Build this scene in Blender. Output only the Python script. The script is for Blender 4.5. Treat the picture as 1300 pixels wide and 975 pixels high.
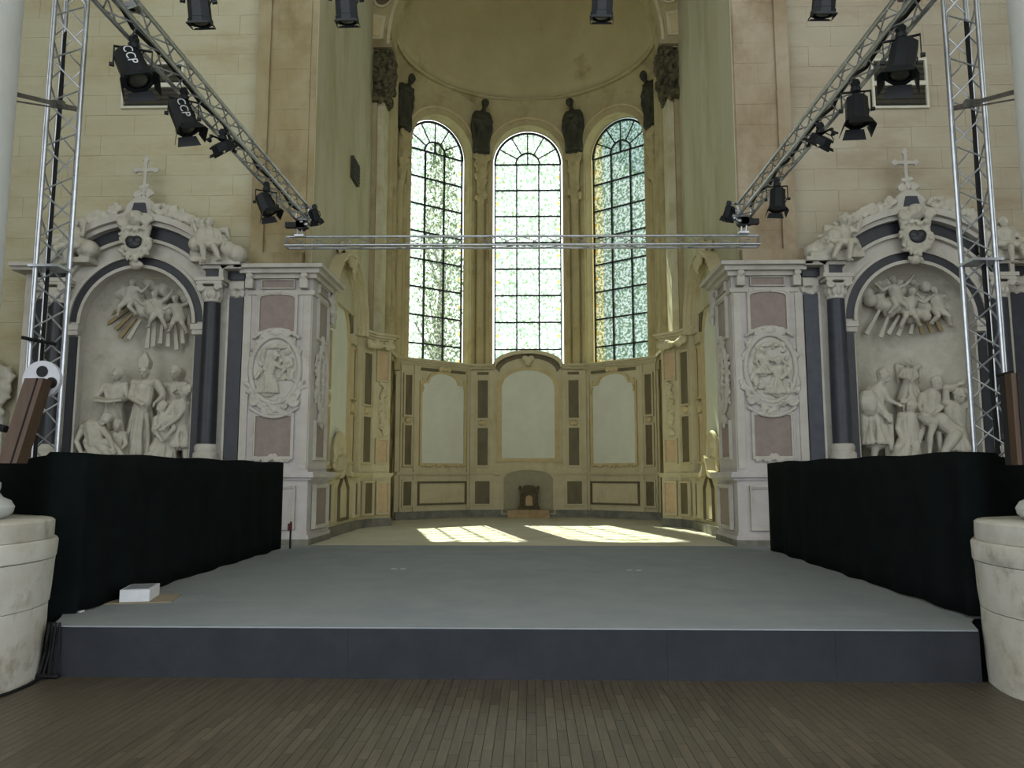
import bpy, bmesh, math, random
from mathutils import Vector, Matrix, Quaternion
for o in list(bpy.data.objects): bpy.data.objects.remove(o)
R = math.radians; PI = math.pi
sc = bpy.context.scene; COL = sc.collection
rng = random.Random(7)
# ------------------------------------------------------------------ camera
F = 980.0; EYE = 1.65; CX = 0.10; YAW = R(1.40); PIT = math.atan(115/F)
cam = bpy.data.cameras.new('camera'); cam.sensor_width = 36; cam.lens = 36*F/1300; cam.clip_end = 300
co = bpy.data.objects.new('camera', cam); COL.objects.link(co); sc.camera = co
co.location = (CX, 0, EYE); co.rotation_euler = (PI/2+PIT, 0, YAW)
# ------------------------------------------------------------------ world, sun, exposure
w = bpy.data.worlds.new('sky'); sc.world = w; w.use_nodes = True
bg = w.node_tree.nodes['Background']; bg.inputs[0].default_value = (0.90, 0.96, 1.0, 1); bg.inputs[1].default_value = 2.15
sun = bpy.data.lights.new('sun', 'SUN'); sun.energy = 18.0; sun.angle = R(0.6); sun.color = (1, .95, .82)
so = bpy.data.objects.new('sun', sun); COL.objects.link(so)
SAZ, SEL = R(13), R(52)      # behind the apse, a little to the left
sdir = Vector((math.sin(SAZ)*math.cos(SEL), -math.cos(SAZ)*math.cos(SEL), -math.sin(SEL)))
so.rotation_euler = sdir.to_track_quat('-Z', 'Y').to_euler(); so.location = (-6, 45, 40)
vs = sc.view_settings; vs.view_transform = 'Standard'; vs.look = 'None'; vs.gamma = 1; vs.use_curve_mapping = False
vs.exposure = 0.18
# ------------------------------------------------------------------ helpers
def at(px, py, Y):
    "point of the place seen at a pixel of the photograph, at depth Y"
    u = (px-650)/F; v = (487.5-py)/F
    a, b = math.cos(PIT)-v*math.sin(PIT), math.sin(PIT)+v*math.cos(PIT)
    x = u*math.cos(YAW)-a*math.sin(YAW); y = u*math.sin(YAW)+a*math.cos(YAW)
    k = Y/y
    return Vector((CX+x*k, Y, EYE+b*k))
def T(x, y, z, rz=0): return Matrix.Translation((x, y, z)) @ Matrix.Rotation(rz, 4, 'Z')
I4 = Matrix.Identity(4)
WM = {}
def put(o, parent=None, M=I4):
    COL.objects.link(o)
    WM[o.name] = M
    if parent is not None:
        o.parent = parent; o.matrix_parent_inverse = WM[parent.name].inverted()
    o.matrix_basis = M
    return o
def tag(o, label=None, cat=None, group=None, kind=None):
    if label: o['label'] = label
    if cat: o['category'] = cat
    if group: o['group'] = group
    if kind: o['kind'] = kind
    return o
def thing(name, label, cat, M=I4, group=None):
    return tag(put(bpy.data.objects.new(name, None), None, M), label, cat, group)
class MB:
    def __init__(s): s.v = []; s.f = []
    def add(s, vs, fs):
        n = len(s.v); s.v += [tuple(p) for p in vs]; s.f += [tuple(n+i for i in f) for f in fs]; return s
    def box(s, x0, x1, y0, y1, z0, z1):
        x0, x1 = min(x0, x1), max(x0, x1); y0, y1 = min(y0, y1), max(y0, y1); z0, z1 = min(z0, z1), max(z0, z1)
        return s.add([(x, y, z) for x in (x0, x1) for y in (y0, y1) for z in (z0, z1)],
                     [(0,1,3,2), (4,6,7,5), (0,4,5,1), (2,3,7,6), (0,2,6,4), (1,5,7,3)])
    def prism(s, poly, y0, y1):                    # polygon in (u,z), extruded in y
        n = len(poly)
        return s.add([(a, y0, b) for a, b in poly]+[(a, y1, b) for a, b in poly],
                     [tuple(range(n)), tuple(range(2*n-1, n-1, -1))]+[(i, i+n, (i+1) % n+n, (i+1) % n) for i in range(n)])
    def plan(s, poly, z0, z1):                     # polygon in (x,y), extruded in z
        n = len(poly)
        return s.add([(a, b, z0) for a, b in poly]+[(a, b, z1) for a, b in poly],
                     [tuple(range(n-1, -1, -1)), tuple(range(n, 2*n))]+[(i, (i+1) % n, (i+1) % n+n, i+n) for i in range(n)])
    def hollow(s, outer, inner, y0, y1, closed=True):
        n = len(outer); V = [(a, y, b) for y in (y0, y1) for P in (outer, inner) for a, b in P]; f = []
        for i in range(n if closed else n-1):
            j = (i+1) % n
            f += [(i, j, n+j, n+i), (2*n+i, 3*n+i, 3*n+j, 2*n+j), (i, 2*n+i, 2*n+j, j), (n+i, n+j, 3*n+j, 3*n+i)]
        if not closed:
            for i in (0, n-1): f.append((i, n+i, 3*n+i, 2*n+i))
        return s.add(V, f)
    def band(s, cx, cz, r0, r1, a0, a1, y0, y1, n=24, kx=1.0):
        A = [a0+(a1-a0)*i/n for i in range(n+1)]
        return s.hollow([(cx+kx*r1*math.cos(a), cz+r1*math.sin(a)) for a in A], [(cx+kx*r0*math.cos(a), cz+r0*math.sin(a)) for a in A],
                        y0, y1, closed=False)
    def tube(s, p, q, r, n=8, r2=None):
        p, q = Vector(p), Vector(q); r2 = r if r2 is None else r2
        Q = (q-p).to_track_quat('Z', 'Y'); V = []
        for c, rr in ((p, r), (q, r2)):
            V += [c+Q @ Vector((rr*math.cos(2*PI*i/n), rr*math.sin(2*PI*i/n), 0)) for i in range(n)]
        return s.add(V, [(i, (i+1) % n, (i+1) % n+n, i+n) for i in range(n)]+[tuple(range(n-1, -1, -1)), tuple(range(n, 2*n))])
    def path(s, pts, r, n=6):
        for a, b in zip(pts, pts[1:]): s.tube(a, b, r, n)
        return s
    def lathe(s, prof, c=(0, 0), n=32, a0=0, a1=2*PI, kx=1, ky=1):
        full = abs(a1-a0-2*PI) < 1e-6; m = n if full else n+1; k = len(prof); V = []; f = []
        for i in range(m):
            a = a0+(a1-a0)*i/n
            V += [(c[0]+kx*r*math.cos(a), c[1]+ky*r*math.sin(a), z) for r, z in prof]
        for i in range(n):
            j = (i+1) % m
            f += [(i*k+t, j*k+t, j*k+t+1, i*k+t+1) for t in range(k-1)]
        if full: f += [tuple(i*k for i in range(m-1, -1, -1)), tuple(i*k+k-1 for i in range(m))]
        return s.add(V, f)
    def ell(s, c, r, rot=None, n=10, m=6):
        c = Vector(c); r = (r, r, r) if not hasattr(r, '__len__') else r; V = []; f = []
        for j in range(m+1):
            t = PI*j/m
            for i in range(n):
                a = 2*PI*i/n
                p = Vector((r[0]*math.sin(t)*math.cos(a), r[1]*math.sin(t)*math.sin(a), r[2]*math.cos(t)))
                V.append(c+(rot @ p if rot else p))
        for j in range(m):
            for i in range(n): f.append((j*n+i, (j+1)*n+i, (j+1)*n+(i+1) % n, j*n+(i+1) % n))
        return s.add(V, f)
    def cap(s, p, q, r0, r1=None, n=10):           # tapered capsule
        p, q = Vector(p), Vector(q); r1 = r0 if r1 is None else r1
        if (q-p).length < 1e-4: return s.ell(p, max(r0, r1))
        Q = (q-p).to_track_quat('Z', 'Y'); V = []; f = []; rings = []
        for t in (0.02, .35, .7, 1): rings.append((p, r0, -math.cos(t*PI/2)*r0, math.sin(t*PI/2)*r0))
        for t in (1, .7, .35, .02): rings.append((q, r1, math.cos(t*PI/2)*r1, math.sin(t*PI/2)*r1))
        for c, _, h, rr in rings:
            V += [c+Q @ Vector((rr*math.cos(2*PI*i/n), rr*math.sin(2*PI*i/n), h)) for i in range(n)]
        for j in range(len(rings)-1):
            f += [(j*n+i, j*n+(i+1) % n, (j+1)*n+(i+1) % n, (j+1)*n+i) for i in range(n)]
        f += [tuple(range(n-1, -1, -1)), tuple(range((len(rings)-1)*n, len(rings)*n))]
        return s.add(V, f)
    def chain(s, pts, rs):
        for i in range(len(pts)-1): s.cap(pts[i], pts[i+1], rs[i], rs[i+1])
        return s
    def xf(s, M): s.v = [tuple(M @ Vector(p)) for p in s.v]; return s
    def mesh(s, name, smooth=False):
        me = bpy.data.meshes.new(name); me.from_pydata(s.v, [], s.f)
        b = bmesh.new(); b.from_mesh(me); bmesh.ops.recalc_face_normals(b, faces=b.faces); b.to_mesh(me); b.free()
        if smooth == 'auto':
            me.shade_smooth()
            try: me.set_sharp_from_angle(angle=R(40))
            except Exception: pass
        elif smooth: me.shade_smooth()
        return me
    def build(s, name, m, parent=None, M=I4, smooth=False, label=None):
        me = s.mesh(name, smooth); me.materials.append(m)
        o = put(bpy.data.objects.new(name, me), parent, M)
        if label: o['label'] = label
        return o
    def blob(s, name, m, parent=None, M=I4, voxel=.016, it=3, label=None):
        "melt the overlapping solids into one carved surface"
        me = s.mesh(name+'_raw'); t = bpy.data.objects.new('raw', me); COL.objects.link(t)
        md = t.modifiers.new('r', 'REMESH'); md.mode = 'VOXEL'; md.voxel_size = voxel
        if it: sm = t.modifiers.new('s', 'SMOOTH'); sm.iterations = it; sm.factor = .5
        dg = bpy.context.evaluated_depsgraph_get(); ev = t.evaluated_get(dg)
        me2 = bpy.data.meshes.new_from_object(ev); bpy.data.objects.remove(t); bpy.data.meshes.remove(me)
        me2.name = name; me2.materials.clear(); me2.materials.append(m); me2.shade_smooth()
        o = put(bpy.data.objects.new(name, me2), parent, M)
        if label: o['label'] = label
        return o
def struct(mb, name, m, M=I4, smooth=False, label=None):
    o = mb.build(name, m, None, M, smooth, label); o['kind'] = 'structure'; return o
def share(me, name, parent, M):
    return put(bpy.data.objects.new(name, me), parent, M)
# ------------------------------------------------------------------ materials
def S(*c): return tuple(((x/255)/12.92 if x/255 <= .04045 else ((x/255+.055)/1.055)**2.4) for x in c)+(1,)
def mat(name, c1, c2=None, scale=4.0, rough=.8, bump=0.0, bscale=None, stain=None, sscale=.6, slo=.5, shi=.7, rnd=0.0, metal=0.0, stretch=(1, 1, 1), spec=.3):
    m = bpy.data.materials.new(name); m.use_nodes = True; nt = m.node_tree; N = nt.nodes; L = nt.links
    b = N['Principled BSDF']; b.inputs['Roughness'].default_value = rough; b.inputs['Metallic'].default_value = metal
    b.inputs['Specular IOR Level'].default_value = spec
    tc = N.new('ShaderNodeTexCoord'); mp = N.new('ShaderNodeMapping'); mp.inputs['Scale'].default_value = stretch
    L.new(tc.outputs['Object'], mp.inputs['Vector'])
    vec = mp.outputs[0]
    if rnd:
        oi = N.new('ShaderNodeObjectInfo'); ad = N.new('ShaderNodeVectorMath'); ad.operation = 'ADD'
        sc_ = N.new('ShaderNodeMath'); sc_.operation = 'MULTIPLY'; sc_.inputs[1].default_value = 50
        L.new(oi.outputs['Random'], sc_.inputs[0]); L.new(vec, ad.inputs[0]); L.new(sc_.outputs[0], ad.inputs[1]); vec = ad.outputs[0]
    def noise(s, d=5):
        n = N.new('ShaderNodeTexNoise'); n.inputs['Scale'].default_value = s; n.inputs['Detail'].default_value = d; n.inputs['Roughness'].default_value = .65
        L.new(vec, n.inputs['Vector']); return n
    def mix(f, a, c):
        x = N.new('ShaderNodeMix'); x.data_type = 'RGBA'
        if hasattr(f, 'links'): L.new(f, x.inputs[0])
        else: x.inputs[0].default_value = f
        for k, q in ((6, a), (7, c)):
            if hasattr(q, 'links'): L.new(q, x.inputs[k])
            else: x.inputs[k].default_value = q
        return x.outputs[2]
    def ramp(o, lo, hi):
        r = N.new('ShaderNodeMapRange'); r.inputs[1].default_value = lo; r.inputs[2].default_value = hi; L.new(o, r.inputs[0]); return r.outputs[0]
    c2 = c2 or tuple(x*.85 for x in c1[:3])+(1,)
    n1 = noise(scale)
    col = mix(ramp(n1.outputs[0], .35, .65), c1, c2)
    if stain: col = mix(ramp(noise(sscale, 8).outputs[0], slo, shi), col, stain)
    if rnd:
        h = N.new('ShaderNodeHueSaturation'); mm = N.new('ShaderNodeMapRange')
        mm.inputs[3].default_value = 1-rnd; mm.inputs[4].default_value = 1+rnd
        L.new(oi.outputs['Random'], mm.inputs[0]); L.new(mm.outputs[0], h.inputs['Value']); L.new(col, h.inputs['Color']); col = h.outputs[0]
    L.new(col, b.inputs['Base Color'])
    if bump:
        bp = N.new('ShaderNodeBump'); bp.inputs['Strength'].default_value = bump; bp.inputs['Distance'].default_value = .02
        L.new(noise(bscale or scale*4).outputs[0], bp.inputs['Height']); L.new(bp.outputs[0], b.inputs['Normal'])
    return m
M_ = {}
M_['stone_l'] = mat('yellow_limestone', S(184,179,154), S(175,168,139), 1.1, .9, .4, 14, S(158,144,108), .6, .52, .75, stretch=(.5, 1, 1.3))
M_['stone_r'] = mat('grey_limestone', S(180,172,154), S(170,160,139), 1.1, .9, .4, 14, S(154,138,114), .6, .53, .75, stretch=(.5, 1, 1.3))
M_['brown_l'] = mat('brown_limestone', S(164,153,124), S(146,132,98), 1.0, .9, .4, 12, S(118,103,72), .8, .48, .68, stretch=(1, 1, .7))
M_['brown_r'] = mat('brown_limestone_pale', S(172,159,138), S(154,138,113), 1.0, .9, .4, 12, S(130,111,85), .8, .48, .68, stretch=(1, 1, .7))
M_['joint'] = mat('mortar', S(158,150,120), None, 6, .95, .2)
M_['plaster'] = mat('old_plaster', S(184,179,154), S(172,166,134), .8, .9, .3, 9, S(150,142,104), .9, .5, .75, stretch=(1, 1, .3))
M_['apse'] = mat('apse_limestone', S(172,160,120), S(158,144,102), 1.4, .9, .35, 10, S(120,106,70), 1.0, .52, .75)
M_['pale_strip'] = mat('pale_limestone', S(192,186,158), S(170,160,124), 2, .9, .3)
M_['dome'] = mat('dome_plaster', S(180,168,126), S(170,157,114), .8, .95, .15, 8, S(132,114,70), .45, .6, .72)
M_['white'] = mat('white_stucco', S(188,184,176), S(176,171,161), 3, .75, .2, 30, S(152,146,132), 1.5, .55, .8)
M_['statue'] = mat('statue_stucco', S(188,184,172), S(174,169,155), 5, .7, .12, 40, S(138,131,115), 3, .58, .85)
M_['pinkwhite'] = mat('lilac_white_stucco', S(186,181,178), S(174,168,165), 3, .75, .2, 30)
M_['pink'] = mat('pink_marble', S(140,126,119), S(130,115,108), 6, .55, .05)
M_['pinkcream'] = mat('rosy_stucco', S(186,164,130), S(176,150,116), 5, .7, .05)
M_['black'] = mat('black_marble', S(46,48,54), S(36,38,43), 5, .4, .03, spec=.35)
M_['slate'] = mat('slate_blue_marble', S(60,63,72), S(50,52,61), 5, .4, .03)
M_['cream'] = mat('cream_stucco', S(190,181,148), S(180,169,134), 2.5, .8, .2, 25, S(164,147,106), 1.3, .55, .8)
M_['ochre'] = mat('ochre_stucco', S(190,174,132), S(178,160,118), 3, .8, .15)
M_['panelwhite'] = mat('white_painted_panel', S(204,205,188), S(196,197,180), 2, .85, .08, 12)
M_['olive'] = mat('olive_marble', S(104,96,72), S(90,82,58), 5, .6, .05, stretch=(1, 1, .4))
M_['dirty'] = mat('flaking_stucco', S(170,150,100), S(100,84,52), 5, .95, .6, 12, S(60,50,34), 3, .45, .6, stretch=(1, 1, .35))
M_['plinth'] = mat('grey_plinth_stone', S(128,126,112), S(96,96,90), 3, .8, .2, 16, S(70,72,70), 2, .55, .75)
M_['bronze'] = mat('dark_patina', S(62,60,42), S(44,44,32), 6, .7, .2)
M_['capital'] = mat('blackened_carving', S(100,92,66), S(30,28,20), 9, .9, .6, 20)
M_['gold'] = mat('faded_gilding', S(146,131,100), S(134,118,88), 6, .7, .1)
M_['darkframe'] = mat('recess_plaster', S(150,143,116), None, 6, .8)
M_['pave'] = mat('pale_paving', S(196,192,174), S(184,179,158), 1.5, .85, .1, 12, S(166,158,132), 1, .55, .75)
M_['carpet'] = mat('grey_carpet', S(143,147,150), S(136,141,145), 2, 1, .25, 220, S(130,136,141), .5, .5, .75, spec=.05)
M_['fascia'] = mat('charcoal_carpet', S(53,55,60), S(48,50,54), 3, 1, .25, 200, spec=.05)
M_['curtain'] = mat('black_molton', S(19,24,24), S(15,19,19), 3, 1, .1, 90, spec=.05)
M_['wood'] = mat('worn_oak', S(92,83,69), S(76,68,56), 7, .45, .15, 60, S(64,56,47), 2, .5, .75, rnd=.2, stretch=(6, .5, 1), spec=.45)
M_['gap'] = mat('floor_gap', S(38,33,28), None, 5, .9)
M_['pillar'] = mat('whitewashed_stone', S(194,191,182), S(176,171,158), 2.2, .9, .5, 9, S(128,118,96), 2.6, .53, .72)
M_['shaft'] = mat('whitewashed_shaft', S(198,200,198), S(188,190,184), 1.2, .9, .2, 9)
M_['alu'] = mat('aluminium', S(196,199,204), S(176,180,186), 12, .34, 0, metal=.85)
M_['steel'] = mat('chrome', S(170,172,175), None, 12, .3, 0, metal=1)
M_['lamp'] = mat('black_lamp_metal', S(28,31,34), S(22,25,28), 8, .5, .02)
M_['lampface'] = mat('lamp_inside', S(90,88,76), S(60,60,54), 8, .35, 0)
M_['cable'] = mat('black_cable', S(16,17,19), None, 8, .7)
M_['strap'] = mat('grey_strap', S(96,92,84), S(70,66,60), 10, .9)
M_['ink'] = mat('white_paint', S(205,205,205), None, 9, .8)
M_['brownwood'] = mat('brown_veneer', S(72,53,38), S(60,43,30), 5, .5, .05, stretch=(6, 6, .6))
M_['darkgrille'] = mat('dark_speaker_cloth', S(38,36,35), None, 60, .95, .2)
M_['discgrey'] = mat('grey_enamel', S(176,176,182), None, 5, .5)
M_['louver'] = mat('dark_louvre', S(64,60,46), S(52,49,38), 3, .7)
M_['louvframe'] = mat('pale_frame_paint', S(208,206,190), None, 4, .7)
M_['iron'] = mat('black_iron', S(34,36,34), None, 9, .7)
M_['paper'] = mat('white_paper', S(220,222,226), None, 5, .8)
M_['print'] = mat('grey_print', S(120,124,134), S(150,154,160), 30, .8)
M_['board'] = mat('cardboard', S(150,138,118), None, 5, .9)
M_['tape'] = mat('white_tape', S(200,204,208), None, 5, .8)
M_['red'] = mat('red_plastic', S(84,34,40), None, 5, .6)
M_['tabern'] = mat('weathered_stone', S(92,84,60), S(66,60,44), 9, .9, .3)
M_['slab'] = mat('ochre_marble_slab', S(168,148,112), S(150,122,84), 6, .7, .1)
M_['outwall'] = mat('outside_ochre_wall', S(160,146,92), S(138,124,76), 3, .9)
M_['outroof'] = mat('outside_slate', S(138,158,162), S(116,138,144), 3, .9)
def glass(name, side):
    m = bpy.data.materials.new(name); m.use_nodes = True; nt = m.node_tree; N = nt.nodes; L = nt.links
    N.remove(N['Principled BSDF']); out = N['Material Output']
    tc = N.new('ShaderNodeTexCoord'); geo = N.new('ShaderNodeNewGeometry')
    vo = N.new('ShaderNodeTexVoronoi'); vo.inputs['Scale'].default_value = 7.5; L.new(geo.outputs['Position'], vo.inputs['Vector'])
    nz = N.new('ShaderNodeTexNoise'); nz.inputs['Scale'].default_value = 9; nz.inputs['Detail'].default_value = 3; L.new(geo.outputs['Position'], nz.inputs['Vector'])
    def rng_(o, a, b, c=0, d=1):
        r = N.new('ShaderNodeMapRange'); r.inputs[1].default_value = a; r.inputs[2].default_value = b; r.inputs[3].default_value = c; r.inputs[4].default_value = d
        L.new(o, r.inputs[0]); return r.outputs[0]
    def mix(f, a, c):
        x = N.new('ShaderNodeMix'); x.data_type = 'RGBA'; L.new(f, x.inputs[0])
        for k, q in ((6, a), (7, c)):
            if hasattr(q, 'links'): L.new(q, x.inputs[k])
            else: x.inputs[k].default_value = q
        return x.outputs[2]
    n2 = N.new('ShaderNodeTexNoise'); n2.inputs['Scale'].default_value = 14; n2.inputs['Detail'].default_value = 4; L.new(geo.outputs['Position'], n2.inputs['Vector'])
    col = mix(rng_(n2.outputs[0], .46, .56), (.93, .96, .93, 1), (.52, .6, .52, 1))
    leaf = mix(rng_(vo.outputs['Distance'], .28, .42), (.44, .54, .38, 1), col)
    col = mix(rng_(nz.outputs[0], .46, .54), col, leaf)
    if side:                                        # a yellow flower painted at the border of the outer lights
        vm = N.new('ShaderNodeVectorMath'); vm.operation = 'DISTANCE'; vm.inputs[1].default_value = (side, .5, .5)
        sx = N.new('ShaderNodeVectorMath'); sx.operation = 'MULTIPLY'; sx.inputs[1].default_value = (1, 0, 1.2)
        L.new(tc.outputs['Generated'], sx.inputs[0])
        vm.inputs[1].default_value = (side, 0, .6); L.new(sx.outputs[0], vm.inputs[0])
        col = mix(rng_(vm.outputs['Value'], .05, .09), (.8, .66, .3, 1), col)
    tr = N.new('ShaderNodeBsdfTransparent'); L.new(col, tr.inputs[0])
    tl = N.new('ShaderNodeBsdfTranslucent'); L.new(col, tl.inputs[0])
    mx = N.new('ShaderNodeMixShader'); mx.inputs[0].default_value = .05
    L.new(tr.outputs[0], mx.inputs[1]); L.new(tl.outputs[0], mx.inputs[2]); L.new(mx.outputs[0], out.inputs[0])
    return m
M_['glass'] = glass('painted_glass', 0); M_['glassL'] = glass('painted_glass_flower_low_side', .12); M_['glassR'] = glass('painted_glass_flower_high_side', .88)
FZ = .406            # stage and chancel level
XF = -.08            # axis of the front plane
# ================================================================== THE SETTING
# ---- floors
fl = struct(MB().box(-16, 16, -6, 14, -.3, -.022), 'floor', M_['gap'])
PW, PL = .066, .46
pm = MB().box(0, PW-.003, 0, PL-.004, -.022, 0).mesh('plank'); pm.materials.append(M_['wood'])
planks = []
for i in range(-66, 66):
    off = [0, .31, .13, .40, .22][i % 5]*1.0
    for k in range(-1, 7):
        y = 4.35+k*PL-off+.2
        y0, y1 = max(y, 4.36), min(y+PL, 6.52)
        if y1-y0 < .006: continue
        x = i*PW
        if abs(x-.1) > (y1)*.71+.2 : continue
        planks.append(((x**2*.15+(y0-4.3)), x, y0, y1))
planks.sort()
stuff = MB()
for n, (q, x, y0, y1) in enumerate(planks):
    if n < 300:
        if y1-y0 > PL-.02: share(pm, 'plank', fl, T(x, y0, 0))
        else:
            MB().box(0, PW-.003, 0, y1-y0-.004, -.022, 0).build('plank', M_['wood'], fl, T(x, y0, 0))
    else: stuff.box(x, x+PW-.003, y0, y1-.004, -.022, 0)
for i in range(-66, 66):
    stuff.box(i*PW, i*PW+PW-.003, 3.2, 4.345, -.022, 0)
o = stuff.build('plank_field', M_['wood'], fl); o['kind'] = 'stuff'
# chancel floor
struct(MB().box(-15, 15, 13.7, 26, .0, FZ-.02), 'floor_chancel', M_['pave'])
# ---- front walls, with their blocks
def front_wall(s, name, mw, mb):
    X = lambda u: XF+s*u
    m = MB()
    m.box(X(4.4), X(16), 14.52, 16, 5.5, 22); m.box(X(4.4), X(16), 15.35, 16, 0, 5.5)  # upper part carried far above the view to keep the sun off the stage
    wl = struct(m, name, M_['joint'])
    H = .42; z = 5.42; r = random.Random(3+s)
    k = 0
    while z < 11.6:
        x = 5.22+(.0 if k % 2 else .45)
        if k % 2 == 0: x0 = 5.22; cuts = [5.22]
        cuts = [5.22]; c = 5.22+(.9 if k % 2 else .45)
        while c < 11.4: cuts.append(c); c += r.uniform(.75, 1.05)
        for a, b in zip(cuts, cuts[1:]):
            if 6.7 < a < 7.9 and False: pass
            d = r.uniform(0, .008)
            MB().box(X(a+.002), X(b-.002), 14.50-d*.6, 14.53, z+.002, z+H-.002).build('stone_block', M_[mw], wl)
        cuts = [4.16, 4.12+(.5 if k % 2 else .7), 5.22]
        for a, b in zip(cuts, cuts[1:]):
            d = r.uniform(0, .008)
            MB().box(X(a+.001 if a > 4.16 else a), X(b-.001), 14.335-d*.4, 14.53, z+.0015, z+H-.0015).build('stone_block', M_[mb], wl)
        z += H; k += 1
    MB().box(X(4.95), X(5.2), 14.26, 14.36, 5.42, 11.6).build('pilaster_strip', M_[mb], wl)
    MB().box(X(9.52), X(16), 14.52, 15.4, 0, 5.5).build('lower_wall', M_['joint'], wl)
    z = 5.42-H
    while z > .3:
        for a, b in ((9.52, 10.3), (10.3, 11.3)): MB().box(X(a+.002), X(b-.002), 14.50, 14.53, z+.002, z+H-.002).build('stone_block', M_[mw], wl)
        z -= H
    # base block above the carved pier
    MB().box(X(4.16), X(5.3), 14.2, 14.5, 5.5, 5.86).build('stone_block', M_[mb], wl)
    return wl
wL = front_wall(-1, 'wall_left', 'stone_l', 'brown_l'); wR = front_wall(1, 'wall_right', 'stone_r', 'brown_r')
# louvre windows
def louvre(n, p0, p1, label):
    x0, x1, z0, z1 = p0.x, p1.x, p1.z, p0.z
    zm = (z0+z1)/2; m = MB(); t = .045
    for a, b in ((z0, zm), (zm, z1)):
        P = [(x0, a), (x1, a), (x1, b), (x0, b)]; Q = [(x0+t, a+t), (x1-t, a+t), (x1-t, b-t), (x0+t, b-t)]
        m.hollow(P, Q, 14.43, 14.54)
    o = struct(m, 'window_%d' % n, M_['louvframe'], label=label)
    for a, b in ((z0, zm), (zm, z1)):
        for i in range(3):
            xa = x0+t+(x1-x0-2*t)*i/3; xb = x0+t+(x1-x0-2*t)*(i+1)/3
            pn = MB().box(xa+.006, xb-.006, 14.475, 14.49, a+t, b-t).build('pane', M_['louver'], o)
            for j in range(4):
                zz = a+t+(b-a-2*t)*(j+.5)/4
                MB().box(xa+.006, xb-.006, 14.468, 14.476, zz-.012, zz+.012).build('slat', M_['iron'], pn)
louvre(1, at(157, 80, 14.45), at(231, 137, 14.45), 'pale framed double louvre high on the yellow stone wall')
louvre(2, at(1105, 75, 14.45), at(1180, 137, 14.45), 'pale framed double louvre high on the grey stone wall')
# ---- chancel side walls (upper), vault, arch, apse
XC = -.03
def side_wall(s, name):
    X = lambda u: XC+s*u
    m = MB()
    m.plan([(X(4.07), 14.36), (X(4.5), 14.56), (X(6.5), 14.56), (X(6.5), 19.5), (X(4.07), 19.5)], 5.4, 14.5)
    m.plan([(X(4.55), 15.3), (X(6.5), 15.3), (X(6.5), 24), (X(4.55), 24)], 0, 5.4)
    wl = struct(m, name, M_['plaster'])
    MB().box(X(4.09), X(4.6), 14.36, 14.42, 5.45, 14).build('stone_quoin', M_['brown_l' if s < 0 else 'brown_r'], wl)
    # stepped pilasters before the apse
    MB().box(X(3.95), X(4.6), 19.5, 20.6, 4.9, 14.4).build('pilaster', M_['brown_l'], wl)
    MB().box(X(3.78), X(4.6), 19.62, 20.3, 4.9, 11.6).build('pilaster', M_['pale_strip'], wl)
    MB().box(X(3.9), X(4.6), 20.3, 22.3, 4.5, 14.4).build('pilaster', M_['apse'], wl)
    for yy, rr in ((20.75, .14), (21.2, .17), (21.62, .14)):
        MB().tube((X(3.86), yy, 4.8), (X(3.86), yy, 13.2), rr, 14).build('shaft', M_['apse'], wl, smooth='auto')
    # blackened composite capital
    r = random.Random(11); m = MB()
    for t in range(3):
        for i in range(8):
            a = i/7
            m.ell((X(3.72-.10*t*.5-.05*r.random()), 19.45+.9*a*.6, 11.75+.42*t+r.uniform(-.08, .08)), (.10, .10, .2),
                  Matrix.Rotation(r.uniform(-.5, .5), 3, 'Y'))
        for i in range(4): m.ell((X(4.05-.1*i), 19.46, 11.75+.42*t+r.uniform(-.1, .1)), (.09, .09, .2))
    for yy in (19.42, 20.0):
        m.path([(X(3.66)+s*.16*math.cos(a*.9)*(.4+.1*a), yy, 12.85+.16*math.sin(a*.9)*(.4+.1*a)) for a in range(8)], .05)
    m.box(X(3.7), X(4.2), 19.5, 20.2, 11.6, 13.0)
    m.blob('capital', M_['capital'], wl, voxel=.024, it=0)
    MB().box(X(3.55), X(4.4), 19.36, 20.4, 13.0, 13.2).build('abacus', M_['brown_l'], wl)
    return wl
cL = side_wall(-1, 'wall_chancel_left'); cR = side_wall(1, 'wall_chancel_right')
# little dark vent on the left chancel wall
o = MB().box(-.02, .1, -.32, .32, 0, .52).build('window_3', M_['louver'], None, T(-4.12, 17.55, 8.55)); o['kind'] = 'structure'
for i in range(5): MB().box(.1, .115, -.3, .3, .06+.09*i, .09+.09*i).build('slat', M_['iron'], o, T(-4.12, 17.55, 8.55))
# barrel vault over the chancel and roof shell
m = MB(); m.band(XC, 14.0, 4.1, 4.5, 0, PI, 14.6, 19.4, 28); struct(m, 'ceiling', M_['dome'], smooth='auto')
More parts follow.
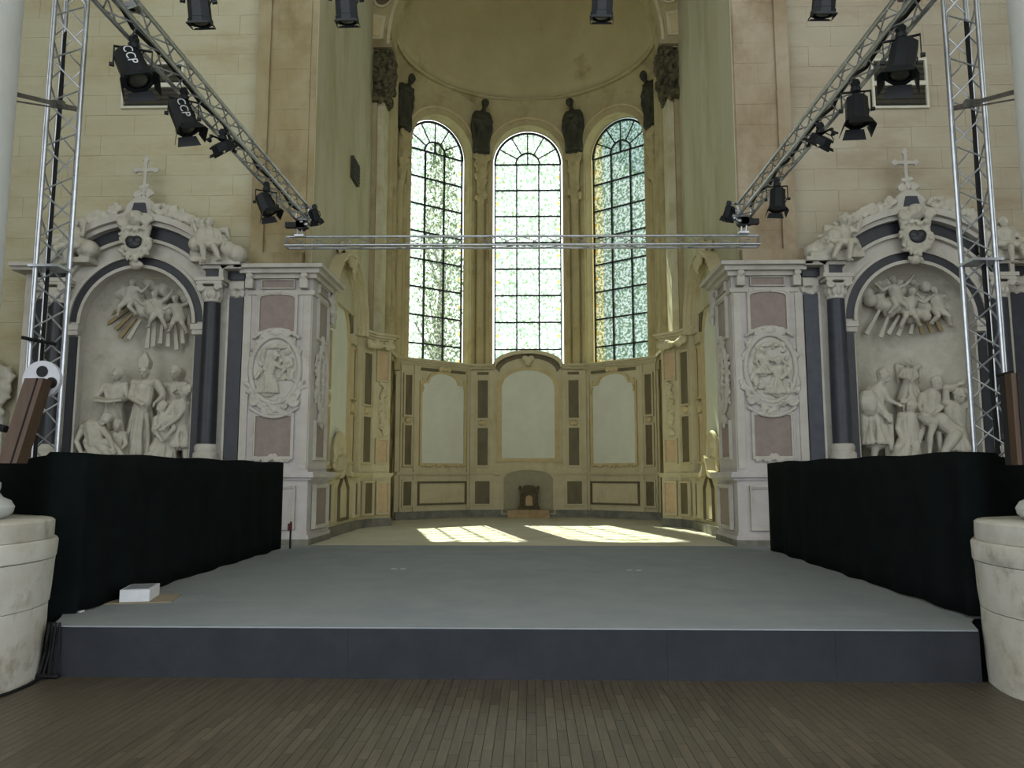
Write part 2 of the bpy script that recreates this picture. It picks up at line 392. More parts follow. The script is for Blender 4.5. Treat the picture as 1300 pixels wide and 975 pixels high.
# transverse arch with coffers
AY0, AY1 = 19.4, 20.3
m = MB(); m.band(XC, 13.1, 3.62, 4.6, 0, PI, AY0, AY1, 40); arch = struct(m, 'wall_chancel_arch', M_['apse'], smooth='auto')
for sgn in (0, 1):
    for k, a in enumerate([.12, .34, .56, .78, 1.0]):
        aa = a if sgn == 0 else PI-a
        A = [aa-.085, aa+.085]
        if k % 2:
            P = []; Q = []
            for i in range(20):
                t = 2*PI*i/20; da = .08*math.cos(t); rr = 4.05+.26*math.sin(t); P.append((XC+rr*math.cos(aa+da), 13.1+rr*math.sin(aa+da)))
                da *= .78; rr = 4.05+.21*math.sin(t); Q.append((XC+rr*math.cos(aa+da), 13.1+rr*math.sin(aa+da)))
            MB().hollow(P, Q, AY0-.05, AY0+.01).build('coffer_frame', M_['cream'], arch); MB().prism(Q, AY0-.012, AY0+.01).build('coffer', M_['olive'], arch)
        else:
            MB().band(XC, 13.1, 3.8, 4.3, A[0], A[1], AY0-.05, AY0, 6).build('coffer_frame', M_['cream'], arch)
            MB().band(XC, 13.1, 3.9, 4.2, A[0]+.02, A[1]-.02, AY0-.07, AY0-.04, 6).build('coffer', M_['ochre'], arch)
    MB().band(XC, 13.1, 3.62, 3.7, 0, PI, AY0-.06, AY0+.02, 40).build('arch_moulding', M_['cream'], arch) if sgn == 0 else 0
# semi-dome on its ring
DC = (0.0, 20.2); DR = 3.62; DZ = 13.72
m = MB(); V = []; n, k = 40, 14
for j in range(k+1):
    t = PI/2*j/k
    for i in range(n+1):
        a = PI*i/n; V.append((DC[0]+DR*math.cos(t)*math.cos(a), DC[1]+DR*math.cos(t)*math.sin(a), DZ+DR*math.sin(t)))
m.add(V, [(j*(n+1)+i, j*(n+1)+i+1, (j+1)*(n+1)+i+1, (j+1)*(n+1)+i) for j in range(k) for i in range(n)])
dome = struct(m, 'ceiling_dome', M_['dome'], smooth=True)
sd = dome.modifiers.new('t', 'SOLIDIFY'); sd.thickness = .3; sd.offset = 1
MB().path([(DC[0]+(DR-.02)*math.cos(PI*i/40), DC[1]+(DR-.02)*math.sin(PI*i/40), DZ) for i in range(41)], .07, 8).build('ring_moulding', M_['apse'], dome, smooth='auto')
# roof shell that keeps the sky out of the chancel
struct(MB().box(-6.4, 6.4, 14.55, 24.9, 18.3, 18.6), 'ceiling_roof', M_['dome'])
struct(MB().box(-6.4, 6.4, 14.52, 14.95, 14.0, 22).box(-6.4, 6.4, 24.6, 24.9, 13.62, 18.4).box(-6.5, -6.2, 14.6, 24.9, 13, 18.4).box(6.2, 6.5, 14.6, 24.9, 13, 18.4), 'wall_attic', M_['plaster'])  # unseen upper walls; the front one is raised to block the sun
# arch spandrel above the chancel opening (front) closes down to the vault crown
fm = MB(); A = [PI*i/28 for i in range(29)]
for a, b in zip(A, A[1:]):
    pa = (XC+4.1*math.cos(a), 14+4.1*math.sin(a)); pb = (XC+4.1*math.cos(b), 14+4.1*math.sin(b))
    fm.prism([pa, (pa[0], 19), (pb[0], 19), pb], 14.4, 14.9)
struct(fm, 'wall_opening', M_['plaster'])
struct(MB().box(-16, 16, -9, 14.6, 15.5, 15.8), 'ceiling_sky_block', M_['plaster'])  # unseen slab added over the front to cut the sky light there
struct(MB().box(-11.8, -11.5, 4, 14.6, -.3, 15.6), 'wall_light_block_left', M_['plaster']); struct(MB().box(11.5, 11.8, 4, 14.6, -.3, 15.6), 'wall_light_block_right', M_['plaster'])  # unseen side walls added to dim the front, left short to let some light in
# apse facets
C1 = 1.52; C2 = (3.75, 21.9); YB = 23.6; XA = .02
def facet(p, q):
    p, q = Vector(p), Vector(q); d = q-p
    return T((p.x+q.x)/2, (p.y+q.y)/2, 0, math.atan2(d.y, d.x)), d.length
FAC = {'center': facet((XA-C1, YB), (XA+C1, YB)), 'left': facet((XA-C2[0], C2[1]), (XA-C1, YB)), 'right': facet((XA+C1, YB), (XA+C2[0], C2[1]))}
SP, SILL = 11.62, 4.7
def arch_wall(m, u0, u1, z0, z1, r, sill, spring, y0, y1, n=24):
    m.box(u0, -r, y0, y1, z0, z1); m.box(r, u1, y0, y1, z0, z1); m.box(-r, r, y0, y1, z0, sill)
    A = [PI-PI*i/n for i in range(n+1)]
    for a, b in zip(A, A[1:]):
        pa = (r*math.cos(a), spring+r*math.sin(a)); pb = (r*math.cos(b), spring+r*math.sin(b))
        m.prism([pa, pb, (pb[0], z1), (pa[0], z1)], y0, y1)
    return m
def window(n, M, r, label):
    fr = MB(); y0, y1 = .40, .46; b = .022; rows = 8; H = (SP-SILL)/rows
    for i in range(rows+1): fr.box(-r, r, y0, y1, SP-i*H-b, SP-i*H+b)
    for u in (-r/3, r/3): fr.box(u-b, u+b, y0-.005, y1+.005, SILL, SP)
    fr.box(-r, -r+.04, y0, y1, SILL, SP); fr.box(r-.04, r, y0, y1, SILL, SP)
    fr.band(0, SP, r-.04, r+.02, 0, PI, y0, y1, 32); fr.band(0, SP, r*.36-b, r*.36+b, 0, PI, y0, y1, 24)
    fr.box(-b, b, y0-.004, y1+.004, SP, SP+r*.36)
    for k in range(1, 6):
        a = PI*k/6; c, s_ = math.cos(a), math.sin(a)
        fr.tube((r*.36*c, (y0+y1)/2, SP+r*.36*s_), (r*c, (y0+y1)/2, SP+r*s_), .022, 6)
    wn = struct(fr, 'window_%d' % n, M_['iron'], M, label=label)
    pw = 2*r/3-.01
    for c in range(3):
        gm = M_['glassL'] if c == 0 else M_['glassR'] if c == 2 else M_['glass']
        me = MB().box(-pw/2, pw/2, .427, .433, -H/2+.01, H/2-.01).mesh('pane'); me.materials.append(gm)
        for i in range(rows):
            share(me, 'pane', wn, M @ T((c-1)*2*r/3, 0, SP-(i+.5)*H))
    for k in range(6):
        MB().band(0, SP, r*.36+.01, r-.03, PI*k/6+.01, PI*(k+1)/6-.01, .427, .433, 5).build('pane', M_['glass'], wn, M)
    for k in range(2):
        MB().band(0, SP, .012, r*.36-.012, PI*k/2+.01, PI*(k+1)/2-.01, .427, .433, 8).build('pane', M_['glass'], wn, M)
    return wn
for n, (key, r, lab) in enumerate([('left', 1.02, 'tall round headed leaded window on the left side of the apse'), ('center', 1.07, 'tall round headed leaded window in the middle of the apse'),
                                  ('right', 1.02, 'tall round headed leaded window on the right side of the apse')]):
    M, L = FAC[key]
    m = arch_wall(MB(), -L/2-.25, L/2+.25, 4.2, 13.6, r+.05, SILL, SP, 0, .42)
    m.box(-L/2-.25, L/2+.25, 0, .6, 0, 4.2)
    wl = struct(m, 'wall_apse_'+key, M_['apse'], M)
    MB().band(0, SP, r+.05, r+.24, 0, PI, -.05, .02, 32).box(-r-.2, -r-.05, -.04, .02, 4.6, SP).box(r+.05, r+.2, -.04, .02, 4.6, SP).build('archivolt', M_['apse'], wl, M)
    MB().band(0, SP, r+.24, r+.3, 0, PI, -.09, .02, 32).build('hood_moulding', M_['ochre'], wl, M, smooth='auto')
    MB().box(-r-.05, r+.05, -.05, .42, SILL-.1, SILL).build('window_sill', M_['cream'], wl, M)
    window(4+n, M, r, lab)
# cove between the window walls and the dome ring
def poly_pt(a):
    d = Vector((math.cos(a), math.sin(a))); best = None
    pts = [(4.2, 20.2), (4.1, 21.6), (C2[0]+XA, C2[1]), (C1+XA, YB), (XA-C1, YB), (XA-C2[0], C2[1]), (-4.2, 21.6), (-4.2, 20.2)]
    for p, q in zip(pts, pts[1:]):
        p, q = Vector(p)-Vector(DC), Vector(q)-Vector(DC); e = q-p; den = d.x*e.y-d.y*e.x
        if abs(den) < 1e-9: continue
        t = (p.x*e.y-p.y*e.x)/den; s_ = (p.x*d.y-p.y*d.x)/den
        if t > 0 and -1e-6 <= s_ <= 1+1e-6 and (best is None or t < best): best = t
    return best or 4.2
V = []; n = 64
for i in range(n+1):
    a = PI*i/n; r1 = poly_pt(a)+.03
    for t in range(5):
        q = t/4; rr = DR-.03+(r1-DR+.03)*math.sin(q*PI/2); zz = DZ-(.95)*(1-math.cos(q*PI/2))
        V.append((DC[0]+rr*math.cos(a), DC[1]+rr*math.sin(a), zz))
m = MB().add(V, [(i*5+t, i*5+t+1, (i+1)*5+t+1, (i+1)*5+t) for i in range(n) for t in range(4)])
cv = struct(m, 'ceiling_cove', M_['apse'], smooth=True); sd = cv.modifiers.new('t', 'SOLIDIFY'); sd.thickness = .12; sd.offset = 1
# shafts, consoles and dark figures between the windows
def person(m, J, s=1.0, robe=None, face=(0, -1, 0), hair=True, thin=1.0, folds=9, seed=1):
    g = lambda k: Vector(J[k])
    hd, ch, pv = g('head'), g('chest'), g('pelvis'); fc = Vector(face).normalized()
    up = (hd-ch).normalized(); sd_ = fc.cross(up)
    if sd_.length < .1: sd_ = Vector((1, 0, 0))
    sd_.normalize(); fc = up.cross(sd_).normalized()
    Rm = Matrix((sd_, -fc, up)).transposed()
    w_ = lambda x, y, z: hd+s*(sd_*x+fc*y+up*z)
    m.ell(hd, (.078*s, .098*s, .118*s), Rm, 12, 8)
    m.ell(w_(0, .03, -.07), (.052*s, .06*s, .06*s), Rm)
    m.cap(w_(0, .09, .03), w_(0, .118, -.03), .012*s, .018*s)
    m.cap(w_(-.045, .088, .035), w_(.045, .088, .035), .014*s)
    m.cap(w_(-.02, .098, -.065), w_(.02, .098, -.065), .012*s)
    for q in (-1, 1): m.ell(w_(.08*q, -.005, -.01), (.014*s, .022*s, .032*s), Rm, 6, 4)
    if hair:
        m.ell(w_(0, -.025, .035), (.09*s, .1*s, .1*s), Rm)
        for i in range(7):
            a = PI*i/6; m.ell(w_(.085*math.cos(a), -.03, .04+.08*math.sin(a)), .03*s)
    nk = ch+(hd-ch)*.62
    m.cap(ch+(hd-ch)*.3, nk, .062*s, .054*s)
    ls, rs = g('lsh'), g('rsh')
    m.chain([ls, ch+(hd-ch)*.18, rs], [.072*s, .1*s, .072*s])
    mid = ch*.45+pv*.55
    m.chain([ch, mid, pv], [.15*s*thin, .125*s*thin, .14*s*thin])
    ax = (rs-ls)*.25
    m.chain([ch+ax, pv+ax*.7], [.1*s*thin, .1*s*thin]); m.chain([ch-ax, pv-ax*.7], [.1*s*thin, .1*s*thin])
    for a, b, c in (('lsh', 'lel', 'lha'), ('rsh', 'rel', 'rha')):
        if b not in J: continue
        A, B, C = g(a), g(b), g(c)
        m.chain([A, A*.5+B*.5, B, B*.6+C*.4, C], [.062*s, .056*s, .044*s, .046*s, .03*s])
        d = (C-B).normalized(); e = d.orthogonal().normalized(); h = d.cross(e)
        m.ell(C+d*.045*s, (.036*s, .036*s, .05*s), d.to_track_quat('Z', 'Y').to_matrix())
        for i in range(4):
            r0 = C+d*.075*s+e*(.036-.024*i)*s; le = (.05, .062, .058, .044)[i]*s
            m.chain([r0, r0+d*le*.6+h*.008*s, r0+d*le+h*.03*s], [.012*s, .011*s, .009*s])
        m.chain([C+d*.03*s+e*.03*s, C+d*.06*s+e*.065*s], [.014*s, .011*s])
    for a, b in (('lkn', 'lft'), ('rkn', 'rft')):
        if a not in J: continue
        hp = pv+(ls-pv).project(ax.normalized())*.45 if a[0] == 'l' else pv+(rs-pv).project(ax.normalized())*.45
        K, Ft = g(a), g(b)
        m.chain([hp, hp*.5+K*.5, K, K*.6+Ft*.4, Ft], [.105*s, .092*s, .066*s, .066*s, .042*s])
        tdir = Vector((fc.x, fc.y, 0)); tdir = tdir.normalized() if tdir.length > .2 else Vector((0, -1, 0))
        m.chain([Ft, Ft+tdir*.09*s+Vector((0, 0, -.03*s)), Ft+tdir*.17*s+Vector((0, 0, -.04*s))], [.042*s, .04*s, .026*s])
    if robe:                                       # (hem centre, hem half width, hem half depth)
        hc, rx, ry = Vector(robe[0]), robe[1], robe[2]; r = random.Random(seed)
        for i in range(5):
            t = i/4; c = pv.lerp(hc, t); kx = .15*s*(1-t)+rx*t; ky = .12*s*(1-t)+ry*t
            m.ell(c, (kx*.82, ky*.82, (pv-hc).length*.2+.04))
        for i in range(folds*2):
            a = 2*PI*i/(folds*2)+r.uniform(-.1, .1); c, sn = math.cos(a), math.sin(a)
            top = pv+Vector((.13*s*c, .11*s*sn, .08*s)); md = pv.lerp(hc, .5)+Vector(((.14*s+rx)*.5*c, (.12*s+ry)*.5*sn, 0))
            m.chain([top, md+Vector((r.uniform(-.04, .04), 0, 0)), hc+Vector((rx*c, ry*sn, 0))], [.03*s, .036*s, .048*s])
        m.chain([ls, ch.lerp(pv, .6)+fc*.13*s, pv+(rs-ls)*.3+fc*.1*s], [.05*s, .055*s, .05*s])
    return m
def corner_pier(x, y, rz, zf, lab, seed):
    "stone shaft with console between two windows, and the dark figure standing on it"
    M = T(x, y, 0, rz)
    th = thing('window_shaft', lab[0], 'pillar', M, 'stone shafts between the apse windows')
    MB().box(-.34, .34, -.02, .3, 4.5, 12.6).build('backing', M_['apse'], th, M)
    for u, r in ((-.24, .075), (0, .13), (.24, .075)):
        MB().tube((u, -.05, 4.6), (u, -.05, zf-1.6), r, 14).build('shaft', M_['apse'], th, M, smooth='auto')
    m = MB(); r = random.Random(seed)
    m.chain([(0, -.08, zf-1.65), (0, -.14, zf-.9), (0, -.2, zf-.25)], [.13, .16, .2])
    for i in range(16):
        t = i/15; m.ell((r.uniform(-.2, .2), -.2-.1*t, zf-1.5+1.2*t), (.07, .07, .1))
    for q in (-1, 1): m.path([(q*(.2-.1*math.cos(a)*(1-a/9)), -.3, zf-.2+.12*math.sin(a)*(1-a/9)) for a in range(8)], .04)
    m.ell((0, -.34, zf-.55), (.1, .08, .13))
    m.blob('console', M_['apse'], th, M, voxel=.03, it=2)
    f = MB(); z = zf; q = 1 if seed % 2 else -1
    person(f, dict(head=(0.05*q, -.42, z+1.5), chest=(0, -.25, z+1.15), pelvis=(0, -.2, z+.78), lsh=(-.19, -.24, z+1.26), rsh=(.19, -.24, z+1.26),
                   lel=(-.3, -.3, z+1.02), lha=(-.08, -.42, z+.98), rel=(.31, -.28, z+1.0), rha=(.12, -.42, z+1.1)), 1.2, ((0, -.17, z+.03), .24, .2), seed=seed, thin=1.2)
    f.chain([(-.25, -.25, z+1.2), (-.3, -.25, z+.8), (-.22, -.2, z+.3)], [.07, .08, .06]).chain([(.25, -.25, z+1.2), (.28, -.25, z+.8), (.2, -.2, z+.3)], [.07, .08, .06])
    f.cap((-.2, -.06, z+1.2), (-.34, .02, z+.7), .09, .03).cap((.2, -.06, z+1.2), (.34, .02, z+.7), .09, .03)
    o = f.blob('niche_figure', M_['bronze'], None, M, voxel=.022)
    tag(o, lab[1], 'statue', 'dark figures between the apse windows')
corner_pier(XA-C1, YB-.03, R(18.6), 11.78, ('stone shaft between the left and middle apse windows', 'dark robed figure between left and middle apse windows'), 1)
corner_pier(XA+C1, YB-.03, R(-18.6), 11.78, ('stone shaft between the middle and right apse windows', 'dark robed figure between middle and right apse windows'), 2)
corner_pier(XA-C2[0]-.06, C2[1]-.16, R(62), 11.78, ('stone shaft on the outer side of the left apse window', 'dark robed figure on the outer side of the left apse window'), 3)
corner_pier(XA+C2[0]+.06, C2[1]-.16, R(-62), 11.78, ('stone shaft on the outer side of the right apse window', 'dark robed figure on the outer side of the right apse window'), 4)
# ---- wainscot helpers
def rect(u0, u1, z0, z1): return [(u0, z0), (u1, z0), (u1, z1), (u0, z1)]
def arched(u0, u1, z0, z1, rise, kind='arch', n=20):
    c, h = (u0+u1)/2, (u1-u0)/2; P = [(u0, z0), (u1, z0)]
    for i in range(n+1):
        t = 1-2*i/n
        if kind == 'arch': f = math.sqrt(max(0, 1-t*t))
        elif kind == 'curvy': f = .25+.75*math.sqrt(max(0, 1-(t/.72)**2)) if abs(t) < .7 else .25+.02*math.cos((abs(t)-.7)*10)
        else: f = 1-abs(t)**1.2
        P.append((c+h*t, z1-rise+rise*f))
    return P
def frame(m, fn, u0, u1, z0, z1, w_, y0, y1, **k): return m.hollow(fn(u0-w_, u1+w_, z0-w_, z1+w_, **k), fn(u0, u1, z0, z1, **k), y0, y1)
def panel(par, M, fn, u0, u1, z0, z1, mp, mf, y=0.0, w_=.05, names=('panel', 'panel_frame'), label=None, **k):
    if y == 0: y = -.001
    o = MB().prism(fn(u0, u1, z0, z1, **k), y-.012, y+.02).build(names[0], M_[mp], par, M, label=label)
    m = MB(); frame(m, fn, u0, u1, z0, z1, w_, y-.045, y+.02, **k); frame(m, fn, u0-w_*.6, u1+w_*.6, z0-w_*.6, z1+w_*.6, w_*.5, y-.06, y+.02, **k)
    m.build(names[1], M_[mf], o, M)
    return o
def cornice(m, u0, u1, z0, y, steps):
    z = z0
    for h, p in steps: m.box(u0-p*.0, u1+p*.0, y-p, y+.05, z, z+h); z += h
    return m
CST = [(.05, .05), (.05, .1), (.04, .16), (.04, .2)]
def leafs(m, pts, n, r0, seed, spread=.04, y=-.03):
    r = random.Random(seed)
    for i in range(n):
        t = i/(max(1, n-1))*(len(pts)-1); k = min(int(t), len(pts)-2); q = t-k
        c = Vector(pts[k]).lerp(Vector(pts[k+1]), q)
        c += Vector((r.uniform(-spread, spread), r.uniform(-.02, .02)+y, r.uniform(-spread, spread)))
        rot = Matrix.Rotation(r.uniform(0, PI), 3, 'Y') @ Matrix.Rotation(r.uniform(-.5, .5), 3, 'X')
        m.ell(c, (r0*r.uniform(.5, .8), r0*.6, r0*r.uniform(.9, 1.5)), rot, 8, 5)
    return m
def scroll(m, c, R0, turns, rt, flip=1, y=-.03, ph=0):
    pts = []; n = int(turns*12)
    for i in range(n+1):
        a = ph+flip*2*PI*turns*i/n; r = R0*(1-.8*i/n); pts.append((c[0]+r*math.cos(a), c[1]+y, c[2]+r*math.sin(a)))
    for a, b in zip(pts, pts[1:]): m.cap(a, b, rt, rt, 8)
    return m
# ---- apse wainscot
WC, WY, WS = 1.75, 23.38, (3.72, 21.8)
WT = 4.93
def wainscot(key, p, q):
    M, L = facet(p, q); h = L/2
    m = MB()
    m.box(-h-.05, h+.05, 0, .2, FZ-.02, WT)
    wl = struct(m, 'wall_wainscot_'+key, M_['cream'], M)
    mir = -1 if key == 'right' else 1
    U = lambda a, b: (min(mir*a, mir*b), max(mir*a, mir*b))
    c = MB()
    if key == 'center': cornice(c, -h-.08, -1.02, WT-.12, 0, CST); cornice(c, 1.02, h+.08, WT-.12, 0, CST)
    else: cornice(c, -h-.1, h+.1, WT-.12, 0, CST)
    c.build('cornice', M_['cream'], wl, M)
    d = MB()
    for a, b in ([(-h, -.9), (.9, h)] if key == 'center' else [(-h, h)]): cornice(d, a-.03, b+.03, 1.62, 0, [(.03, .04), (.04, .09), (.03, .12)])
    d.build('dado_rail', M_['cream'], wl, M)
    bb = MB()
    for a, b in ([(-h, h)]): bb.box(a-.04, b+.04, -.06, .05, FZ-.02, FZ+.2)
    bb.build('baseboard', M_['plinth'], wl, M)
    if key == 'center':
        panel(wl, M, arched, -.8, .8, 2.14, 4.82, 'panelwhite', 'ochre', w_=.09, rise=.5)
        for s in (-1, 1):
            a, b = sorted((s*1.22, s*1.53))
            panel(wl, M, rect, a, b, 3.35, 4.5, 'olive', 'cream', y=-.05); panel(wl, M, rect, a, b, 1.93, 3.05, 'olive', 'cream', y=-.05)
            a, b = sorted((s*1.16, s*1.6)); panel(wl, M, rect, a, b, .78, 1.45, 'olive', 'cream', y=-.05)
            a, b = sorted((s*1.04, s*1.75))
            MB().box(a, b, -.05, .02, FZ, WT-.1).build('pilaster', M_['cream'], wl, M)
            MB().ell((s*1.375, -.07, 3.2), (.14, .04, .09)).ell((s*1.375, -.09, 3.2), (.07, .04, .06)).build('boss', M_['ochre'], wl, M, smooth=True)
            a, b = sorted((s*1.2, s*1.55)); MB().box(a, b, -.07, .0, WT-.26, WT-.17).build('frieze_panel', M_['olive'], wl, M)
            MB().box(s*.9-.05, s*.9+.05, -.05, .02, 2.0, 4.5).build('frame_strip', M_['ochre'], wl, M)
        A = math.acos(.0)
        g = MB(); g.band(0, WT-.1, .98, 1.05, R(3), R(177), -.2, .12, 24, kx=1.02) if 0 else None
        cc = [(1.06*t, WT+.04+.44*math.sqrt(max(0, 1-t*t))) for t in [math.cos(PI*i/24) for i in range(25)]]
        c2 = [(u*.93, z-.1) for u, z in cc]; c3 = [(u*.82, z-.22) for u, z in cc]
        MB().hollow(cc, c2, -.2, .16, False).build('arch_cornice', M_['cream'], wl, M)
        MB().hollow(c2, c3, -.03, .16, False).build('arch_band', M_['olive'], wl, M)
        MB().prism(cc[::-1], -.01, .17).box(-1.06, 1.06, -.008, .168, WT-.1, WT+.06).build('tympanum', M_['cream'], wl, M)
        k = MB(); scroll(k, (-.1, -.12, WT+.22), .09, 1.3, .03); scroll(k, (.1, -.12, WT+.22), .09, 1.3, .03, -1, ph=PI); k.ell((0, -.14, WT+.12), (.1, .07, .14))
        k.blob('keystone_scroll', M_['cream'], wl, M, voxel=.02, it=1)
        panel(wl, M, arched, -.74, .74, FZ+.14, 1.78, 'darkframe', 'cream', w_=.06, rise=.25, names=('altar_recess', 'recess_frame'))
    else:
        a, b = U(-.46, 1.0); panel(wl, M, arched, a, b, 1.98, 4.62, 'panelwhite', 'ochre', w_=.07, rise=.42, kind='curvy')
        k = MB(); cu = (a+b)/2
        scroll(k, (cu-.14, -.06, 4.74), .09, 1.2, .025); scroll(k, (cu+.14, -.06, 4.74), .09, 1.2, .025, -1, ph=PI); k.ell((cu, -.07, 4.74), (.09, .05, .08))
        for q in (a, b): leafs(k, [(q, -.03, 4.4), (q, -.03, 4.1)], 7, .05, 5, .02)
        leafs(k, [(a, -.03, 1.9), (b, -.03, 1.9)], 16, .05, 6, .02)
        k.blob('panel_crest', M_['ochre'], wl, M, voxel=.02, it=1)
        a, b = U(-1.04, -.82); panel(wl, M, rect, a, b, 3.35, 4.5, 'olive', 'cream', y=-.03); panel(wl, M, rect, a, b, 1.93, 3.05, 'olive', 'cream', y=-.03)
        a, b = U(-1.06, -.8); panel(wl, M, rect, a, b, .78, 1.45, 'olive', 'cream', y=-.03)
        a, b = U(-.56, 1.1); panel(wl, M, rect, a+.05, b-.05, .83, 1.4, 'cream', 'olive', w_=.05)
        a, b = U(-.5, 1.05); MB().box(a, b, -.03, .0, WT-.26, WT-.17).build('frieze_panel', M_['olive'], wl, M)
        for q in (-1.14, -.7, 1.14): MB().box(mir*q-.03, mir*q+.03, -.05, .02, FZ, WT-.1).build('pilaster_edge', M_['cream'], wl, M)
        MB().ell((mir*-.93, -.05, 3.2), (.11, .04, .09)).build('boss', M_['ochre'], wl, M, smooth=True)
    return wl
wainscot('center', (XA-WC, WY), (XA+WC, WY))
wainscot('left', (XA-WS[0], WS[1]), (XA-WC, WY))
wainscot('right', (XA+WC, WY), (XA+WS[0], WS[1]))
# stone tabernacle and its slab in the recess
sl = thing('stone_slab', 'low ochre marble slab against the apse wall', 'slab', T(XA, 23.1, FZ-.02))
MB().box(-.62, .62, -.2, .22, 0, .21).build('slab_block', M_['slab'], sl, T(XA, 23.1, FZ-.02))
MB().box(-.64, .64, -.22, .22, .21, .235).build('slab_top', M_['slab'], sl, T(XA, 23.1, FZ-.02))
TM = T(XA+.02, 23.1, FZ+.215)
tb = thing('tabernacle', 'small weathered stone tabernacle on the marble slab', 'tabernacle', TM)
MB().box(-.33, .33, -.16, .15, 0, .05).box(-.3, .3, -.14, .15, .05, .1).build('base', M_['tabern'], tb, TM)
MB().box(-.22, .22, -.1, .14, .1, .52).build('body', M_['tabern'], tb, TM)
for s in (-1, 1): MB().tube((s*.235, -.1, .1), (s*.215, -.1, .5), .04, 10).build('column', M_['tabern'], tb, TM, smooth='auto')
MB().box(-.28, .28, -.15, .15, .52, .58).box(-.31, .31, -.17, .15, .58, .62).build('cornice', M_['tabern'], tb, TM)
MB().prism(arched(-.2, .2, .62, .72, .08), -.12, .12).build('pediment', M_['tabern'], tb, TM)
for s in (-1, 1): MB().ell((s*.27, -.05, .66), .045).build('finial', M_['tabern'], tb, TM, smooth=True)
MB().prism(arched(-.1, .1, .12, .42, .1), -.115, -.1).build('door', M_['slab'], tb, TM)
# ================================================================== chancel side bays
def seg(s, a, b):                       # facet frame for a wall piece running from near point a to far point b, s = side
    return facet(a, b) if s < 0 else facet(b, a)
def side_bay(s, name):
    X = lambda u: XC+s*u
    M, L = seg(s, (X(4.16), 15.3), (X(4.16), 18.45)); h = L/2; YC = 16.9
    f = 1 if s < 0 else -1               # local u = f*(Y-YC) (approximately)
    wl = struct(MB().box(-h, h, 0, .25, FZ-.02, 6.6), name, M_['cream'], M)
    A = [PI*i/20 for i in range(21)]
    panel(wl, M, arched, -.85, .85, 1.85, 5.5, 'panelwhite', 'ochre', w_=.07, rise=.85)
    # big projecting arch
    MB().band(0, 4.98, .98, 1.24, 0, PI, -.05, .05, 28).build('inner_band', M_['olive'], wl, M)
    MB().band(0, 4.98, 1.24, 1.32, 0, PI, -.14, .05, 28).band(0, 4.98, 1.32, 1.44, 0, PI, -.2, .05, 28).build('arch_moulding', M_['cream'], wl, M)
    MB().band(0, 4.98, 1.44, 1.52, 0, PI, -.3, .05, 28).band(0, 4.98, 1.52, 1.58, 0, PI, -.36, .05, 28).build('arch_cornice', M_['cream'], wl, M)
    k = MB(); leafs(k, [(-.3, -.4, 6.5), (0, -.42, 6.75), (.3, -.4, 6.5)], 22, .11, 8, .1); scroll(k, (-.2, -.42, 6.35), .14, 1.4, .045); scroll(k, (.2, -.42, 6.35), .14, 1.4, .045, -1, ph=PI)
    k.ell((0, -.42, 6.34), (.1, .1, .16)); leafs(k, [(-.16, -.44, 6.55), (0, -.46, 6.1), (.16, -.44, 6.55)], 30, .06, 18, .07); leafs(k, [(-.7, -.28, 6.5), (0, -.34, 6.85), (.7, -.28, 6.5)], 46, .08, 19, .1)
    k.xf(Matrix.Translation((0, .16, 0)))
    k.blob('keystone_cartouche', M_['cream'], wl, M, voxel=.026, it=1)
    # strips beside the panel
    for e in (-1, 1):
        q = e*f; a, b = sorted((q*1.06, q*1.34))
        MB().box(*sorted((q*.98, q*1.42)), -.07, .02, 1.75, 4.9).build('pilaster', M_['cream'], wl, M)
        panel(wl, M, rect, a, b, 3.45, 4.6, 'olive', 'ochre', y=-.08, w_=.04); panel(wl, M, rect, a, b, 1.95, 3.0, 'olive', 'ochre', y=-.08, w_=.04)
        c = q*1.2
        mm = MB(); mm.band(c, 3.22, .07, .14, 0, 2*PI-.001, -.16, -.05, 20); mm.build('ring_boss', M_['ochre'], wl, M, smooth='auto')
        MB().box(*sorted((q*.96, q*1.46)), -.12, .02, 4.72, 4.95).build('impost', M_['cream'], wl, M)
    # cartouche at the foot of the panel
    k = MB(); k.prism(arched(-.42, .42, 1.72, 2.5, .4), -.1, .02)
    P = arched(-.45, .45, 1.72, 2.56, .45)
    for a, b in zip(P[1:], P[2:]): k.cap((a[0], -.1, a[1]), (b[0], -.1, b[1]), .05)
    leafs(k, [(-.45, -.08, 2.1), (-.5, -.08, 1.75)], 8, .07, 3, .03); leafs(k, [(.45, -.08, 2.1), (.5, -.08, 1.75)], 8, .07, 4, .03)
    leafs(k, [(0, -.1, 2.3), (0, -.1, 1.85)], 9, .08, 5, .06)
    k.blob('foot_cartouche', M_['cream'], wl, M, voxel=.025, it=1)
    # dado
    MB().box(-h, h, -.18, .02, FZ-.02, 1.58).build('dado', M_['cream'], wl, M)
    d = MB(); cornice(d, -h, -.5, 1.58, -.18, [(.03, .03), (.05, .08), (.03, .1)]); cornice(d, .5, h, 1.58, -.18, [(.03, .03), (.05, .08), (.03, .1)])
    tp = [(-.55, 1.69), (-.3, 1.74), (-.12, 2.0), (0, 2.06), (.12, 2.0), (.3, 1.74), (.55, 1.69)]; bt = [(u, z-.12) for u, z in tp]
    d.hollow(tp, bt, -.3, .0, False); d.prism([(-.55, 1.56)]+bt+[(.55, 1.56)], -.19, 0)
    d.build('dado_rail', M_['cream'], wl, M)
    panel(wl, M, arched, -.36, .36, .72, 1.62, 'cream', 'olive', y=-.18, w_=.05, rise=.3, kind='tent', names=('dado_panel', 'dado_panel_frame'))
    for q in (-1.2, 1.2): panel(wl, M, rect, q-.17, q+.17, .72, 1.45, 'olive', 'cream', y=-.19, w_=.05)
    MB().box(-h, h, -.25, .0, FZ-.02, FZ+.18).build('baseboard', M_['plinth'], wl, M)
    return wl
